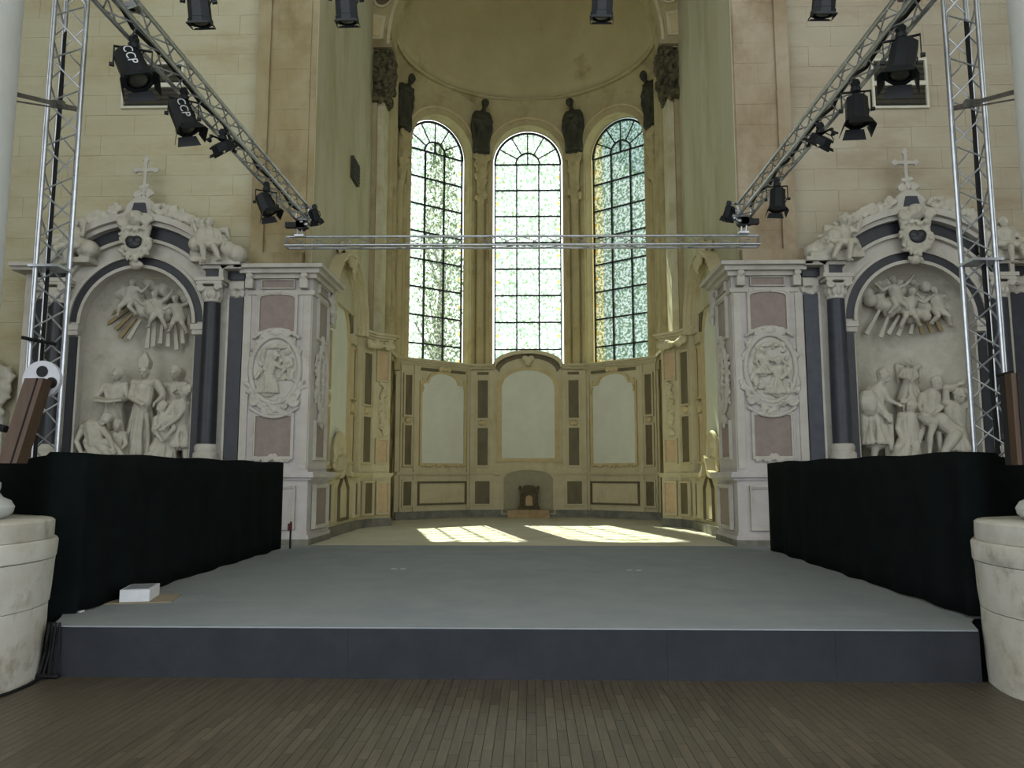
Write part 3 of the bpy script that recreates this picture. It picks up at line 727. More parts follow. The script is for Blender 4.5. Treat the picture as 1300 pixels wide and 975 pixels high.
side_bay(-1, 'wall_bay_left'); side_bay(1, 'wall_bay_right')
def far_pier(s, label):
    X = lambda u: XC+s*u
    P = [(X(4.3), 18.4), (X(3.98), 18.4), (X(3.78), 19.0), (X(3.42), 19.35), (X(3.46), 19.5), (X(3.78), 20.2), (X(4.4), 20.2)]
    M = T(X(3.9), 19.2, FZ-.02)
    th = thing('chancel_pier', label, 'pier', M)
    ZT = 5.0
    MB().plan(P, FZ-.02, ZT).build('body', M_['cream'], th)
    cx, cy = X(4.0), 19.3
    def grow(k): return [(cx+(x-cx)*k, cy+(y-cy)*k) for x, y in P]
    MB().plan(grow(1.10), ZT, ZT+.06).plan(grow(1.22), ZT+.06, ZT+.12).plan(grow(1.34), ZT+.12, ZT+.18).build('cornice', M_['cream'], th)
    MB().plan(grow(1.08), FZ-.02, 1.58).build('dado', M_['cream'], th)
    MB().plan(grow(1.14), 1.58, 1.63).plan(grow(1.2), 1.63, 1.69).build('dado_rail', M_['cream'], th)
    MB().plan(grow(1.13), FZ-.02, FZ+.18).build('baseboard', M_['plinth'], th)
    for (a, b, w1) in (((3.98, 18.4), (3.78, 19.0), 'D'), ((3.78, 19.0), (3.42, 19.35), 'E')):
        Mf, L = seg(s, (X(a[0]), a[1]), (X(b[0]), b[1])); hw = L/2-.1
        if w1 == 'D':
            panel(th, Mf, rect, -hw+.03, hw-.03, 3.35, 4.62, 'olive', 'cream', w_=.04); panel(th, Mf, rect, -hw+.03, hw-.03, 1.95, 3.05, 'olive', 'cream', w_=.04)
            MB().ell((0, -.02, 3.2), (.12, .06, .1)).build('boss', M_['ochre'], th, Mf, smooth=True)
            panel(th, Mf @ T(0, -.08, 0), rect, -hw+.03, hw-.03, .72, 1.45, 'olive', 'cream', w_=.04)
        else:
            panel(th, Mf, rect, -hw, hw, 4.0, 4.7, 'pinkcream', 'cream', w_=.035); panel(th, Mf, rect, -hw, hw, 1.95, 2.5, 'pinkcream', 'cream', w_=.035)
            k = MB(); k.ell((0, 0, 3.25), (.12, .04, .55)); leafs(k, [(0, -.02, 3.95), (.03, -.02, 2.6)], 26, .06, 9, .09)
            k.blob('carved_drop', M_['cream'], th, Mf, voxel=.022, it=1)
            panel(th, Mf @ T(0, -.08, 0), rect, -hw, hw, .72, 1.45, 'pinkcream', 'cream', w_=.04)
    k = MB(); Mf, L = seg(s, (X(3.98), 18.4), (X(3.42), 19.35))
    leafs(k, [(-.45, -.12, 4.85), (.45, -.1, 4.85)], 22, .09, 12, .07); k.blob('capital', M_['cream'], th, Mf, voxel=.028, it=1)
    MB().plan([(X(3.7), 20.2), (X(4.4), 20.2), (X(4.4), 22.2), (X(3.76), 22.2)], FZ-.02, WT).build('weathered_return', M_['dirty'], th)
    MB().plan([(X(3.62), 20.15), (X(4.4), 20.15), (X(4.4), 22.0), (X(3.66), 22.0)], WT, WT+.1).build('return_cornice', M_['cream'], th)
far_pier(-1, 'carved cream pier with flaking return left of the apse'); far_pier(1, 'carved cream pier at the right of the apse')
# ================================================================== carved piers beside the chancel opening
def carved_pier(s, label, relief):
    X0 = XF+s*3.9; M = T(X0, 14.1, FZ-.02)
    th = thing('carved_pier', label, 'pier', M)
    W = 1.31; F0 = T(XF+s*(3.9+W/2), 14.1, 0)       # front frame, centred on the pier
    h = W/2
    B = lambda u0, u1, y0, y1, z0, z1: MB().box(u0, u1, y0, y1, z0, z1)
    B(-h, h, 0, 1.3, FZ-.02, 5.3).build('body', M_['pinkwhite'], th, F0)
    B(-h-.03, h+.06, -.08, 1.36, FZ-.02, 1.55).build('dado', M_['pinkwhite'], th, F0) if s > 0 else B(-h-.06, h+.03, -.08, 1.36, FZ-.02, 1.55).build('dado', M_['pinkwhite'], th, F0)
    i0, i1 = (-h-.14, h) if s > 0 else (-h, h+.14)
    MB().box(i0+.04, i1-.04, -.12, 1.4, 1.55, 1.6).box(i0-.02, i1+.02, -.18, 1.46, 1.6, 1.65).box(i0+.0, i1-.0, -.15, 1.43, 1.65, 1.7).build('dado_rail', M_['pinkwhite'], th, F0)
    MB().box(i0+.06, i1-.06, -.12, 1.4, FZ-.02, FZ+.16).box(i0+.09, i1-.09, -.1, 1.38, FZ+.16, FZ+.22).build('base', M_['pinkwhite'], th, F0)
    MB().box(i0+.1, i1-.1, -.04, 1.34, 5.0, 5.08).box(i0+.06, i1-.06, -.1, 1.38, 5.3, 5.38).box(i0-.02, i1+.02, -.2, 1.46, 5.38, 5.46).box(i0-.1, i1+.1, -.3, 1.52, 5.46, 5.53).build('cornice', M_['white'], th, F0)
    for q in (-h+.14, h-.14):
        k = MB(); scroll(k, (q, -.14, 5.33), .06, 1.2, .025); k.box(q-.08, q+.08, -.16, 0, 5.1, 5.28); k.blob('bracket', M_['white'], th, F0, voxel=.02, it=1)
    # front: pink panels and medallion
    panel(th, F0, rect, -.3, .3, 5.13, 5.27, 'pink', 'white', w_=.02)
    panel(th, F0, arched, -.33, .33, 4.3, 5.0, 'pink', 'white', w_=.05, rise=.07)
    panel(th, F0, rect, -.33, .33, 1.98, 2.72, 'pink', 'white', w_=.05)
    for q in (-h+.09, h-.09): B(q-.07, q+.07, -.03, .02, 1.75, 4.98).build('edge_strip', M_['white'], th, F0)
    cz = 3.58; rx, rz_ = .44, .6
    O = [(rx*math.cos(2*PI*i/40), cz+rz_*math.sin(2*PI*i/40)) for i in range(40)]
    md = MB().prism(O, -.03, .02).build('medallion', M_['white'], th, F0)
    k = MB()
    for i in range(40): a, b = O[i], O[(i+1) % 40]; k.cap((a[0]*1.04, -.04, cz+(a[1]-cz)*1.04), (b[0]*1.04, -.04, cz+(b[1]-cz)*1.04), .05, .05, 8)
    k.build('medallion_frame', M_['white'], md, F0, smooth=True)
    k = MB(); r_ = random.Random(20+s)
    if relief == 'a':
        person(k, dict(head=(.02, -.1, cz+.25), chest=(-.06, -.06, cz+.08), pelvis=(-.12, -.05, cz-.12), lsh=(-.14, -.07, cz+.12), rsh=(.03, -.09, cz+.1), lel=(-.2, -.08, cz), lha=(-.06, -.11, cz-.05),
                       rel=(.12, -.1, cz+.02), rha=(.2, -.1, cz+.08)), .62, ((-.12, -.05, cz-.42), .2, .06), face=(.7, -.6, 0), seed=3)
        person(k, dict(head=(.22, -.08, cz+.32), chest=(.22, -.05, cz+.18), pelvis=(.22, -.05, cz+.05), lsh=(.15, -.06, cz+.2), rsh=(.29, -.06, cz+.2), lel=(.1, -.08, cz+.12), lha=(.1, -.1, cz+.22), rel=(.34, -.06, cz+.1), rha=(.28, -.1, cz+.05),
                       lkn=(.16, -.09, cz-.05), lft=(.12, -.06, cz-.14), rkn=(.27, -.09, cz-.06), rft=(.25, -.06, cz-.16)), .42, face=(-.5, -.8, 0))
        k.box(.05, .36, -.07, 0, cz-.2, cz-.08)
    else:
        person(k, dict(head=(.12, -.1, cz+.12), chest=(.14, -.06, cz-.04), pelvis=(.12, -.05, cz-.2), lsh=(.05, -.09, cz), rsh=(.23, -.07, cz), lel=(0, -.11, cz-.08), lha=(-.06, -.12, cz+.02), rel=(.28, -.08, cz-.12), rha=(.2, -.12, cz-.18)),
               .62, ((.14, -.05, cz-.46), .2, .06), face=(-.7, -.6, .3), seed=4)
        person(k, dict(head=(-.16, -.1, cz+.32), chest=(-.14, -.06, cz+.18), pelvis=(-.1, -.05, cz+.03), lsh=(-.23, -.07, cz+.2), rsh=(-.05, -.09, cz+.2), lel=(-.28, -.09, cz+.1), lha=(-.2, -.11, cz+.0), rel=(.02, -.1, cz+.12), rha=(.08, -.11, cz+.16)),
               .5, ((-.16, -.05, cz-.1), .16, .06), face=(.6, -.7, -.2), seed=5)
        leafs(k, [(-.32, -.02, cz-.2), (.05, -.02, cz-.42)], 10, .09, 7, .08)
    leafs(k, [(-.3, -.01, cz-.1), (-.2, -.01, cz+.42), (.25, -.01, cz+.45), (.32, -.01, cz-.1)], 18, .07, 4, .03)
    k.blob('medallion_relief', M_['statue'], md, F0, voxel=.013, it=1)
    k = MB()
    leafs(k, [(rx*1.18*math.cos(R(a)), 0, cz+rz_*1.12*math.sin(R(a))) for a in range(200, 345, 12)], 60, .065, 31+s, .07)
    leafs(k, [(rx*1.15*math.cos(R(a)), 0, cz+rz_*1.1*math.sin(R(a))) for a in range(20, 165, 12)], 44, .05, 41+s, .04)
    leafs(k, [(-.2, 0, cz-.78), (.2, 0, cz-.78)], 14, .06, 51+s, .05)
    for q in (-1, 1): scroll(k, (q*.2, -.03, cz+.66), .09, 1.3, .028, q); scroll(k, (q*.36, -.03, cz-.6), .1, 1.3, .03, -q)
    k.ell((0, -.06, cz+.7), (.12, .06, .09))
    k.blob('medallion_garland', M_['white'], md, F0, voxel=.017, it=1)
    for zc, sg in ((4.18, 1), (2.86, -1)):
        k = MB(); pts = [(.42*t, -.04, zc+sg*(.16*(1-t*t))) for t in [-1+i/8 for i in range(17)]]
        for a, b in zip(pts, pts[1:]): k.cap(a, b, .035, .035, 8)
        k.build('medallion_hood', M_['white'], th, F0, smooth=True)
    k = MB(); leafs(k, [(-.34, 0, 5.03), (.34, 0, 5.03)], 14, .045, 62, .02); k.blob('panel_crest', M_['white'], th, F0, voxel=.018, it=1)
    k = MB(); leafs(k, [(-.32, 0, 1.93), (-.1, 0, 1.9), (0, 0, 2.0), (.1, 0, 1.9), (.32, 0, 1.93)], 24, .05, 61, .03)
    k.blob('panel_crest', M_['white'], th, F0, voxel=.018, it=1)
    # dado panels on the front
    panel(th, F0 @ T(0, -.08, 0), rect, -.42, .42, .72, 1.4, 'pinkwhite', 'white', w_=.05)
    # inner side face
    Ms, L = seg(s, (X0, 14.1), (X0, 15.4))
    panel(th, Ms, rect, -.32, .32, 4.25, 4.95, 'pink', 'white', w_=.05); panel(th, Ms, rect, -.32, .32, 1.98, 2.6, 'pink', 'white', w_=.05)
    panel(th, Ms, rect, -.32, .32, 5.13, 5.27, 'pink', 'white', w_=.02)
    O = [(.3*math.cos(2*PI*i/32), 3.45+.62*math.sin(2*PI*i/32)) for i in range(32)]
    sm_ = MB().prism(O, -.03, .02).build('side_medallion', M_['white'], th, Ms)
    k = MB()
    for i in range(32): a, b = O[i], O[(i+1) % 32]; k.cap((a[0]*1.06, -.04, a[1]), (b[0]*1.06, -.04, b[1]), .045, .045, 8)
    leafs(k, [(0, 0, 4.3), (0, 0, 4.1)], 14, .07, 71, .1); leafs(k, [(0, 0, 2.85), (0, 0, 2.6)], 16, .07, 72, .1)
    leafs(k, [(-.05, 0, 3.9), (.08, -.02, 3.5), (-.05, 0, 3.0)], 26, .07, 73, .1); leafs(k, [(-.36, 0, 3.9), (-.38, 0, 3.0)], 16, .05, 74, .03); leafs(k, [(.36, 0, 3.9), (.38, 0, 3.0)], 16, .05, 75, .03)
    k.blob('side_medallion_relief', M_['white'], sm_, Ms, voxel=.02, it=1)
    panel(th, Ms @ T(0, -.06, 0), rect, -.4, .4, .72, 1.4, 'pink', 'white', w_=.06)
    k = MB(); leafs(k, [(.45, -.05, 5.2), (.6, -.05, 4.75)] if s < 0 else [(-.45, -.05, 5.2), (-.6, -.05, 4.75)], 22, .09, 81, .08); k.blob('corner_capital', M_['white'], th, Ms, voxel=.025, it=1)
    MB().box(i0+.05, i1-.05, -.14, 1.42, FZ-.02, FZ+.09).build('plinth', M_['plinth'], th, F0)
carved_pier(-1, 'carved stone pier with oval relief medallion left of the chancel', 'a')
carved_pier(1, 'carved stone pier with oval relief medallion right of the chancel', 'b')
# ================================================================== side altars
def altar(s, label, sdname):
    "s=-1: left of the opening; the pier side is towards the chancel"
    xc = -7.28 if s < 0 else 7.13
    M = T(xc, 14.1, 0); th = thing('side_altar', label, 'altar', T(xc, 14.1, 0))
    q = -s                                 # +u towards the chancel
    SPZ = 4.46
    def bx(m, a, b, y0, y1, z0, z1): return m.box(q*a, q*b, y0, y1, z0, z1)
    m = MB()
    bx(m, -2.2, -1.3, 0, 1.2, .0, 5.45); bx(m, 1.3, 2.0, 0, 1.2, .0, 5.45)
    bx(m, -1.3, -1.08, 0, .25, .0, SPZ); bx(m, 1.08, 1.3, 0, .25, .0, SPZ); bx(m, -1.3, 1.3, 0, 1.2, 0, 1.72)
    m.band(0, SPZ, 1.08, 1.9, 0, PI, -.006, .4, 40)
    m.build('body', M_['white'], th, M)
    # niche shell
    V = []; n = 28; D = .85; rows = []
    for z in (1.72, 2.6, 3.5, SPZ): rows.append([(1.1*math.cos(PI*i/n), .02+D*math.sin(PI*i/n), z) for i in range(n+1)])
    for j in range(1, 13):
        t = PI/2*j/12; rows.append([(1.1*math.cos(t)*math.cos(PI*i/n), .02+D*math.cos(t)*math.sin(PI*i/n), SPZ+1.1*math.sin(t)) for i in range(n+1)])
    for r in rows: V += r
    f = [(j*(n+1)+i, j*(n+1)+i+1, (j+1)*(n+1)+i+1, (j+1)*(n+1)+i) for j in range(len(rows)-1) for i in range(n)]
    o = MB().add(V, f).build('niche_shell', M_['statue'], th, M, smooth=True); sd = o.modifiers.new('t', 'SOLIDIFY'); sd.thickness = .06; sd.offset = 1
    # bands
    MB().band(0, SPZ, 1.12, 1.27, R(2), R(178), -.05, .02, 40).build('inner_black_band', M_['black'], th, M)
    MB().band(0, SPZ, 1.06, 1.12, 0, PI, -.09, .02, 40).band(0, SPZ, 1.27, 1.33, 0, PI, -.09, .02, 40).band(0, SPZ, 1.56, 1.62, R(28), R(152), -.14, .02, 40).band(0, SPZ, 1.33, 1.56, R(20), R(160), -.04, .02, 40).build('archivolt', M_['white'], th, M, smooth='auto')
    MB().band(0, SPZ, 1.62, 1.86, R(33), R(147), -.06, .02, 40).build('outer_black_band', M_['black'], th, M)
    MB().band(0, SPZ, 1.86, 1.94, R(31), R(149), -.2, .4, 40).band(0, SPZ, 1.94, 2.06, R(30), R(150), -.3, .4, 40).build('arch_cornice', M_['white'], th, M, smooth='auto')
    for e in (-1, 1):
        b = lambda a0, a1, y0, y1, z0, z1: MB().box(e*q*a0, e*q*a1, y0, y1, z0, z1)
        b(1.12, 1.26, -.05, .02, 1.75, 4.22).build('jamb_band', M_['black'], th, M)
        b(1.08, 1.30, -.1, .02, 4.24, 4.33).box(e*q*1.06, e*q*1.32, -.13, .02, 4.33, 4.44).build('impost', M_['white'], th, M)
        # column
        k = MB().lathe([(.001, 2.2), (.17, 2.2), (.168, 3.0), (.15, 4.82), (.001, 4.82)], (e*q*1.46, -.14), 28); cl_ = k.build('column', M_['black'] if s < 0 else M_['slate'], th, M, smooth='auto')
        k = MB().box(e*q*1.24, e*q*1.68, -.36, .05, 1.72, 1.95); k.lathe([(.001, 1.95), (.22, 1.95), (.22, 2.03), (.19, 2.06), (.2, 2.1), (.2, 2.16), (.17, 2.2), (.001, 2.2)], (e*q*1.46, -.14), 28); k.build('column_base', M_['white'], cl_, M, smooth='auto')
        k = MB().lathe([(.001, 4.82), (.16, 4.82), (.16, 4.86), (.15, 4.88), (.2, 5.1), (.001, 5.1)], (e*q*1.46, -.14), 20)
        for t in (-1, 1): scroll(k, (e*q*1.46+t*.16, -.3, 5.08), .075, 1.3, .025, t)
        for t in range(7): k.ell((e*q*1.46+.17*math.cos(PI+PI*t/6), -.14+.17*math.sin(PI+PI*t/6), 4.95), (.035, .035, .07))
        k.box(e*q*1.22, e*q*1.7, -.36, .05, 5.14, 5.2)
        k.blob('capital', M_['white'], cl_, M, voxel=.016, it=1)
        b(1.2, 1.74, -.36, .05, 5.2, 5.27).build('architrave', M_['white'], th, M)
        b(1.74, 2.0, -.05, .02, 1.9, 4.95).build('black_pilaster', M_['black'] if s < 0 else M_['slate'], th, M)
        k = MB(); leafs(k, [(e*q*1.74, 0, 5.05), (e*q*1.87, 0, 4.98), (e*q*2.0, 0, 5.05)], 12, .06, 3, .02); k.box(e*q*1.72, e*q*2.02, -.08, .02, 5.1, 5.25)
        k.blob('pilaster_capital', M_['white'], th, M, voxel=.018, it=1)
        b(1.70, 1.745, -.05, .02, 1.9, 5.1).build('edge_strip', M_['white'], th, M)
        for a0, a1 in ((1.36, 1.62), (1.7, 2.02)):
            b(a0, a1, -.26 if a0 < 1.5 else -.08, .02, 5.28, 5.44).build('frieze_block', M_['black'], th, M)
        b(1.62, 1.7, -.3, .02, 5.28, 5.44).build('frieze_bracket', M_['white'], th, M)
        e1 = 2.03 if e > 0 else 2.3
        b(1.3, e1, -.3, .4, 5.44, 5.5).box(e*q*1.28, e*q*(e1+.0), -.38, .4, 5.5, 5.57).build('cornice', M_['white'], th, M)
    # keystone cartouche
    k = MB(); z0 = 5.98
    k.ell((0, -.2, z0-.02), (.3, .14, .33)); leafs(k, [(.32*math.cos(2*PI*i/12), -.24, z0-.02+.33*math.sin(2*PI*i/12)) for i in range(13)], 26, .075, 4, .03)
    for t in (-1, 1): scroll(k, (t*.27, -.3, z0+.42), .12, 1.4, .045, t); k.cap((t*.27, -.26, z0+.3), (t*.18, -.22, z0-.1), .08, .06)
    k.ell((0, -.3, z0+.48), (.2, .14, .17)); k.ell((0, -.42, z0+.5), (.07, .05, .09)); k.ell((0, -.18, z0-.48), (.13, .1, .11)); leafs(k, [(-.12, -.16, z0-.46), (.12, -.16, z0-.46)], 8, .06, 5, .03)
    leafs(k, [(-.3, -.28, z0+.3), (0, -.3, z0+.22), (.3, -.28, z0+.3)], 14, .05, 8, .04)
    k.xf(Matrix.Translation((0, 0, z0)) @ Matrix.Diagonal((.84, 1, .9, 1)) @ Matrix.Translation((0, 0, -z0)))
    k.blob('keystone_cartouche', M_['statue'], th, M, voxel=.015, it=1)
    MB().ell((0, -.325, z0-.04), (.15, .04, .12), None, 16, 8).ell((.06, -.33, z0-.0), (.1, .04, .09)).ell((-.06, -.33, z0-.0), (.1, .04, .09)).build('cartouche_shield', M_['black'], th, M, smooth=True)
    # crest
    k = MB(); cz = 6.46
    k.prism([(-.3, cz), (.3, cz), (.22, cz+.22), (.16, cz+.34), (-.16, cz+.34), (-.22, cz+.22)], -.16, .3)
    for t in (-1, 1):
        k.chain([(t*.5, -.1, cz+.02), (t*.3, -.12, cz+.12), (t*.22, -.12, cz+.28), (t*.1, -.12, cz+.38), (0, -.12, cz+.4)], [.05, .05, .045, .045, .045])
        scroll(k, (t*.52, -.1, cz+.08), .12, 1.4, .04, -t)
        scroll(k, (t*.12, -.05, cz+.5), .08, 1.3, .026, t)
    k.blob('crest', M_['white'], th, M, voxel=.018, it=1)
    MB().prism([(-.15, cz+.08), (.15, cz+.08), (.1, cz+.29), (-.1, cz+.29)], -.2, -.1).build('crest_panel', M_['slate'], th, M)
    # flower garland on the extrados
    for t in (-1, 1):
        pts = [(t*2.17*math.sin(R(a)), -.2, SPZ+2.17*math.cos(R(a))) for a in range(10, 50, 3)]
        k = MB(); leafs(k, pts, 95, .07, 90+t, .09)
        for i in (2, 6, 10): scroll(k, pts[i], .08, 1.2, .026, t)
        k.blob('flower_garland', M_['statue'], th, M, voxel=.022, it=1)
    # cross
    k = MB(); z0 = cz+.5
    k.box(-.035, .035, -.06, .0, z0-.1, z0+.72); k.box(-.2, .2, -.06, .0, z0+.46, z0+.53)
    for c in ((0, z0+.74), (-.22, z0+.495), (.22, z0+.495)): k.ell((c[0], -.03, c[1]), (.05, .03, .05))
    for c in ((-.19, z0+.54), (-.19, z0+.45), (.19, z0+.54), (.19, z0+.45), (-.045, z0+.7), (.045, z0+.7)): k.ell((c[0], -.03, c[1]), (.028, .03, .028))
    for t in (-1, 1): scroll(k, (t*.09, -.03, z0+.04), .07, 1.2, .02, t); scroll(k, (t*.06, -.03, z0+.16), .05, 1.0, .016, t)
    k.blob('cross', M_['white'], th, M, voxel=.012, it=1)
    return th
altar(-1, 'baroque side altar with black columns on the left wall', 'l'); altar(1, 'baroque side altar with slate columns on the right wall', 'r')
# ---- cloud reliefs in the niche heads
def pj(Y, **k): return {n: at(p[0], p[1], Y+(p[2] if len(p) > 2 else 0)) for n, p in k.items()}
def cloud_relief(name, label, xc, heads, clouds, rays, seed):
    M = T(xc, 14.7, 4.6); th = thing(name, label, 'relief', M); r = random.Random(seed)
    k = MB()
    for (px, py, rr) in clouds:
        c = at(px, py, 14.62)
        for i in range(5): k.ell(c+Vector((r.uniform(-rr, rr), r.uniform(-.02, .12), r.uniform(-rr*.6, rr*.6))), rr*r.uniform(.5, .85))
    k.blob('clouds', M_['statue'], th, voxel=.024, it=1)
    for (px, py, dx) in heads:
        h = at(px, py, 14.5); q = dx; k = MB(); v = lambda x, y, z: h+Vector((x*q, y, z))
        person(k, dict(head=h, chest=v(.03, .04, -.17), pelvis=v(.1, .06, -.36), lsh=v(-.1, .03, -.12), rsh=v(.12, .03, -.13), lel=v(-.2, 0, -.2), lha=v(-.32, -.03, -.1), rel=v(.24, .02, -.08), rha=v(.34, -.02, .04),
                       lkn=v(0, -.06, -.5), lft=v(-.1, .05, -.62), rkn=v(.2, -.05, -.5), rft=v(.26, .04, -.66)), .66, thin=1.1)
        k.cap(v(.1, .14, -.12), v(.3, .2, .08), .07, .03)
        k.blob('putto', M_['statue'], th, voxel=.015, it=1)
    for (a, b, c, d, g) in rays:
        p, q2 = at(a, b, 14.66), at(c, d, 14.62)
        m = MB(); e = (q2-p).normalized().cross(Vector((0, 1, 0)))*.035
        m.add([p-e*.6, p+e*.6, q2+e*1.2, q2-e*1.2]+[x+Vector((0, .05, 0)) for x in (p-e*.6, p+e*.6, q2+e*1.2, q2-e*1.2)], [(0, 1, 2, 3), (7, 6, 5, 4), (0, 4, 5, 1), (1, 5, 6, 2), (2, 6, 7, 3), (3, 7, 4, 0)])
        m.build('ray', M_['gold' if g else 'statue'], th)
raysL = [(158, 388, 122, 410, 1), (164, 392, 134, 412, 1), (168, 398, 146, 418, 1), (172, 404, 152, 428, 1), (178, 406, 163, 430, 0), (190, 410, 186, 442, 0), (197, 410, 194, 440, 0), (206, 410, 203, 436, 0), (214, 410, 213, 440, 0), (222, 408, 224, 444, 0), (230, 405, 232, 436, 0), (238, 396, 241, 424, 0), (160, 376, 128, 386, 0)]
raysR = [(1150, 404, 1140, 426, 0), (1142, 400, 1128, 424, 0), (1130, 396, 1118, 428, 0), (1120, 388, 1100, 424, 0), (1160, 406, 1156, 424, 0), (1166, 402, 1172, 424, 1), (1174, 400, 1184, 422, 1), (1184, 398, 1196, 420, 1), (1192, 394, 1208, 416, 1), (1198, 386, 1222, 398, 0), (1200, 378, 1226, 380, 0)]
cloud_relief('cloud_relief', 'carved clouds with putti and rays in the left altar niche', -7.28, [(168, 358, -1), (196, 374, 1), (222, 380, 1)],
             [(150, 366, .16), (165, 378, .2), (180, 392, .2), (200, 398, .2), (220, 396, .2), (236, 378, .16), (205, 366, .18), (185, 360, .16), (228, 360, .12)], raysL, 3)
cloud_relief('cloud_relief', 'carved clouds with putti and rays in the right altar niche', 7.13, [(1134, 356, 1), (1159, 371, -1), (1187, 369, 1)],
             [(1112, 378, .16), (1125, 388, .18), (1142, 392, .18), (1165, 396, .18), (1182, 390, .18), (1196, 384, .16), (1150, 362, .18), (1175, 360, .16), (1118, 364, .13)], raysR, 4)
# ---- statue groups.  joints are (pixel x, pixel y, depth offset from Y)
def statue(label, Y, J, s=1.0, robe=None, face=(0, -1, 0), group=None, extra=None, voxel=.0125, hair=True, seed=1, thin=1.0):
    j = pj(Y, **J); k = MB()
    rb = None
    if robe: rb = (at(robe[0], robe[1], Y+robe[4]), robe[2], robe[3])
    person(k, j, s, rb, face, hair, thin, seed=seed)
    if extra: extra(k, j)
    o = k.blob('statue', M_['statue'], None, voxel=voxel, it=1)
    return tag(o, label, 'statue', group)
GL, GR = 'statues in the left altar niche', 'statues in the right altar niche'
def drape(pts, r):
    return lambda k, j: [k.cap(at(*a), at(*b), r, r) for a, b in zip(pts, pts[1:])]
# left niche
bis = statue('white standing bishop statue with tall mitre in left altar niche', 14.55, dict(head=(184, 472, -.1), chest=(183, 493), pelvis=(181, 520), lsh=(171, 486, -.02), rsh=(197, 485, -.02), lel=(165, 505, -.1), lha=(178, 512, -.25), rel=(207, 503, -.1), rha=(199, 510, -.26)),
             1.08, (176, 590, .3, .24, -.02), group=GL, hair=False, extra=drape([(200, 486, 14.42), (207, 500, 14.45), (204, 525, 14.5), (199, 550, 14.5)], .07), seed=2)
k = MB(); p = at(184, 468, 14.44); k.add([p+Vector(v) for v in [(-.09, -.08, 0), (.09, -.08, 0), (.09, .1, 0), (-.09, .1, 0), (-.11, -.08, .14), (.11, -.08, .14), (.11, .1, .14), (-.11, .1, .14), (0, -.03, .33), (0, .05, .33)]],
      [(0, 3, 2, 1), (0, 1, 5, 4), (1, 2, 6, 5), (2, 3, 7, 6), (3, 0, 4, 7), (4, 5, 8), (6, 7, 9), (5, 6, 9, 8), (7, 4, 8, 9)])
k.blob('mitre', M_['statue'], bis, voxel=.012, it=2)
mk = statue('white statue of robed monk holding an open book in left altar niche', 14.6, dict(head=(149, 476, -.12), chest=(147, 497), pelvis=(144, 523), lsh=(134, 490), rsh=(159, 489), lel=(121, 505, -.05), lha=(135, 508, -.3), rel=(163, 506, -.05), rha=(150, 510, -.3)),
            1.05, (145, 588, .3, .24, 0), group=GL, seed=3)
k = MB(); p = at(140, 507, 14.2); k.add([p+Vector(v) for v in [(-.26, -.1, .0), (0, -.1, -.03), (.26, -.1, .0), (.26, .1, .06), (0, .1, .02), (-.26, .1, .06)]]+[p+Vector(v)+Vector((0, 0, -.04)) for v in [(-.26, -.1, .0), (0, -.1, -.03), (.26, -.1, .0), (.26, .1, .06), (0, .1, .02), (-.26, .1, .06)]],
      [(0, 1, 4, 5), (1, 2, 3, 4), (11, 10, 7, 6), (10, 9, 8, 7), (0, 6, 7, 1), (1, 7, 8, 2), (2, 8, 9, 3), (3, 9, 10, 4), (4, 10, 11, 5), (5, 11, 6, 0)])
k.build('book', M_['statue'], mk)
statue('white robed statue standing behind at the right of left altar niche', 14.72, dict(head=(222, 474, -.1), chest=(222, 496), pelvis=(222, 522), lsh=(210, 490), rsh=(235, 489), lel=(205, 508, -.08), lha=(217, 512, -.24), rel=(240, 507, -.08), rha=(228, 500, -.25)), 1.05, (222, 588, .28, .2, 0), group=GL, seed=4)
statue('white stooping statue with arms stretched down in left altar niche', 14.2, dict(head=(236, 497, -.08), chest=(230, 517), pelvis=(230, 547, .05), lsh=(221, 512, -.05), rsh=(238, 513, .05), lel=(211, 527, -.12), lha=(202, 540, -.2), rel=(226, 530, -.18), rha=(211, 541, -.24), lkn=(219, 566, -.12), lft=(220, 589), rkn=(237, 568, -.02), rft=(236, 590)),
       1.05, (229, 566, .2, .17, 0), face=(-.8, -.5, -.2), group=GL, extra=drape([(238, 515, 14.28), (242, 535, 14.3), (239, 558, 14.28)], .07), seed=5)
statue('white kneeling draped statue leaning on the stooping figure in left altar niche', 14.12, dict(head=(206, 517, -.02), chest=(208, 534), pelvis=(211, 556, .05), lsh=(199, 532, -.04), rsh=(217, 531), lel=(195, 546, -.1), lha=(203, 556, -.16), rel=(221, 544, -.08), rha=(214, 552, -.16), lkn=(193, 571, -.1), lft=(200, 589), rkn=(202, 575, -.12), rft=(214, 590)),
       .95, (199, 588, .3, .16, -.04), face=(-.5, -.8, -.2), group=GL, seed=6)
statue('white bare chested reclining statue at lower left of left altar niche', 14.15, dict(head=(134, 533, -.06), chest=(118, 542), pelvis=(121, 562, -.02), lsh=(106, 543), rsh=(130, 545, -.04), lel=(97, 560, -.02), lha=(104, 577, -.06), rel=(139, 556, -.12), rha=(143, 568, -.2), lkn=(141, 563, -.12), lft=(160, 584, -.1), rkn=(136, 575, -.16), rft=(152, 592, -.16)),
       1.05, face=(.6, -.7, -.3), group=GL, extra=lambda k, j: [k.ell(at(118, 585, 14.2), (.3, .2, .22)), k.ell(at(112, 590, 14.2), (.25, .22, .2))]+[k.cap(at(110+4*i, 566, 14.08), at(116+6*i, 578, 14.0), .05) for i in range(6)], seed=7)
statue('white crouching draped statue at the feet of the monk in left altar niche', 14.3, dict(head=(149, 541, -.1), chest=(148, 555), pelvis=(149, 575), lsh=(140, 551), rsh=(157, 551), lel=(137, 564, -.1), lha=(144, 570, -.2), rel=(160, 564, -.1), rha=(153, 571, -.2)), .9, (152, 592, .3, .22, -.05), face=(.3, -.8, -.3), group=GL, seed=8)
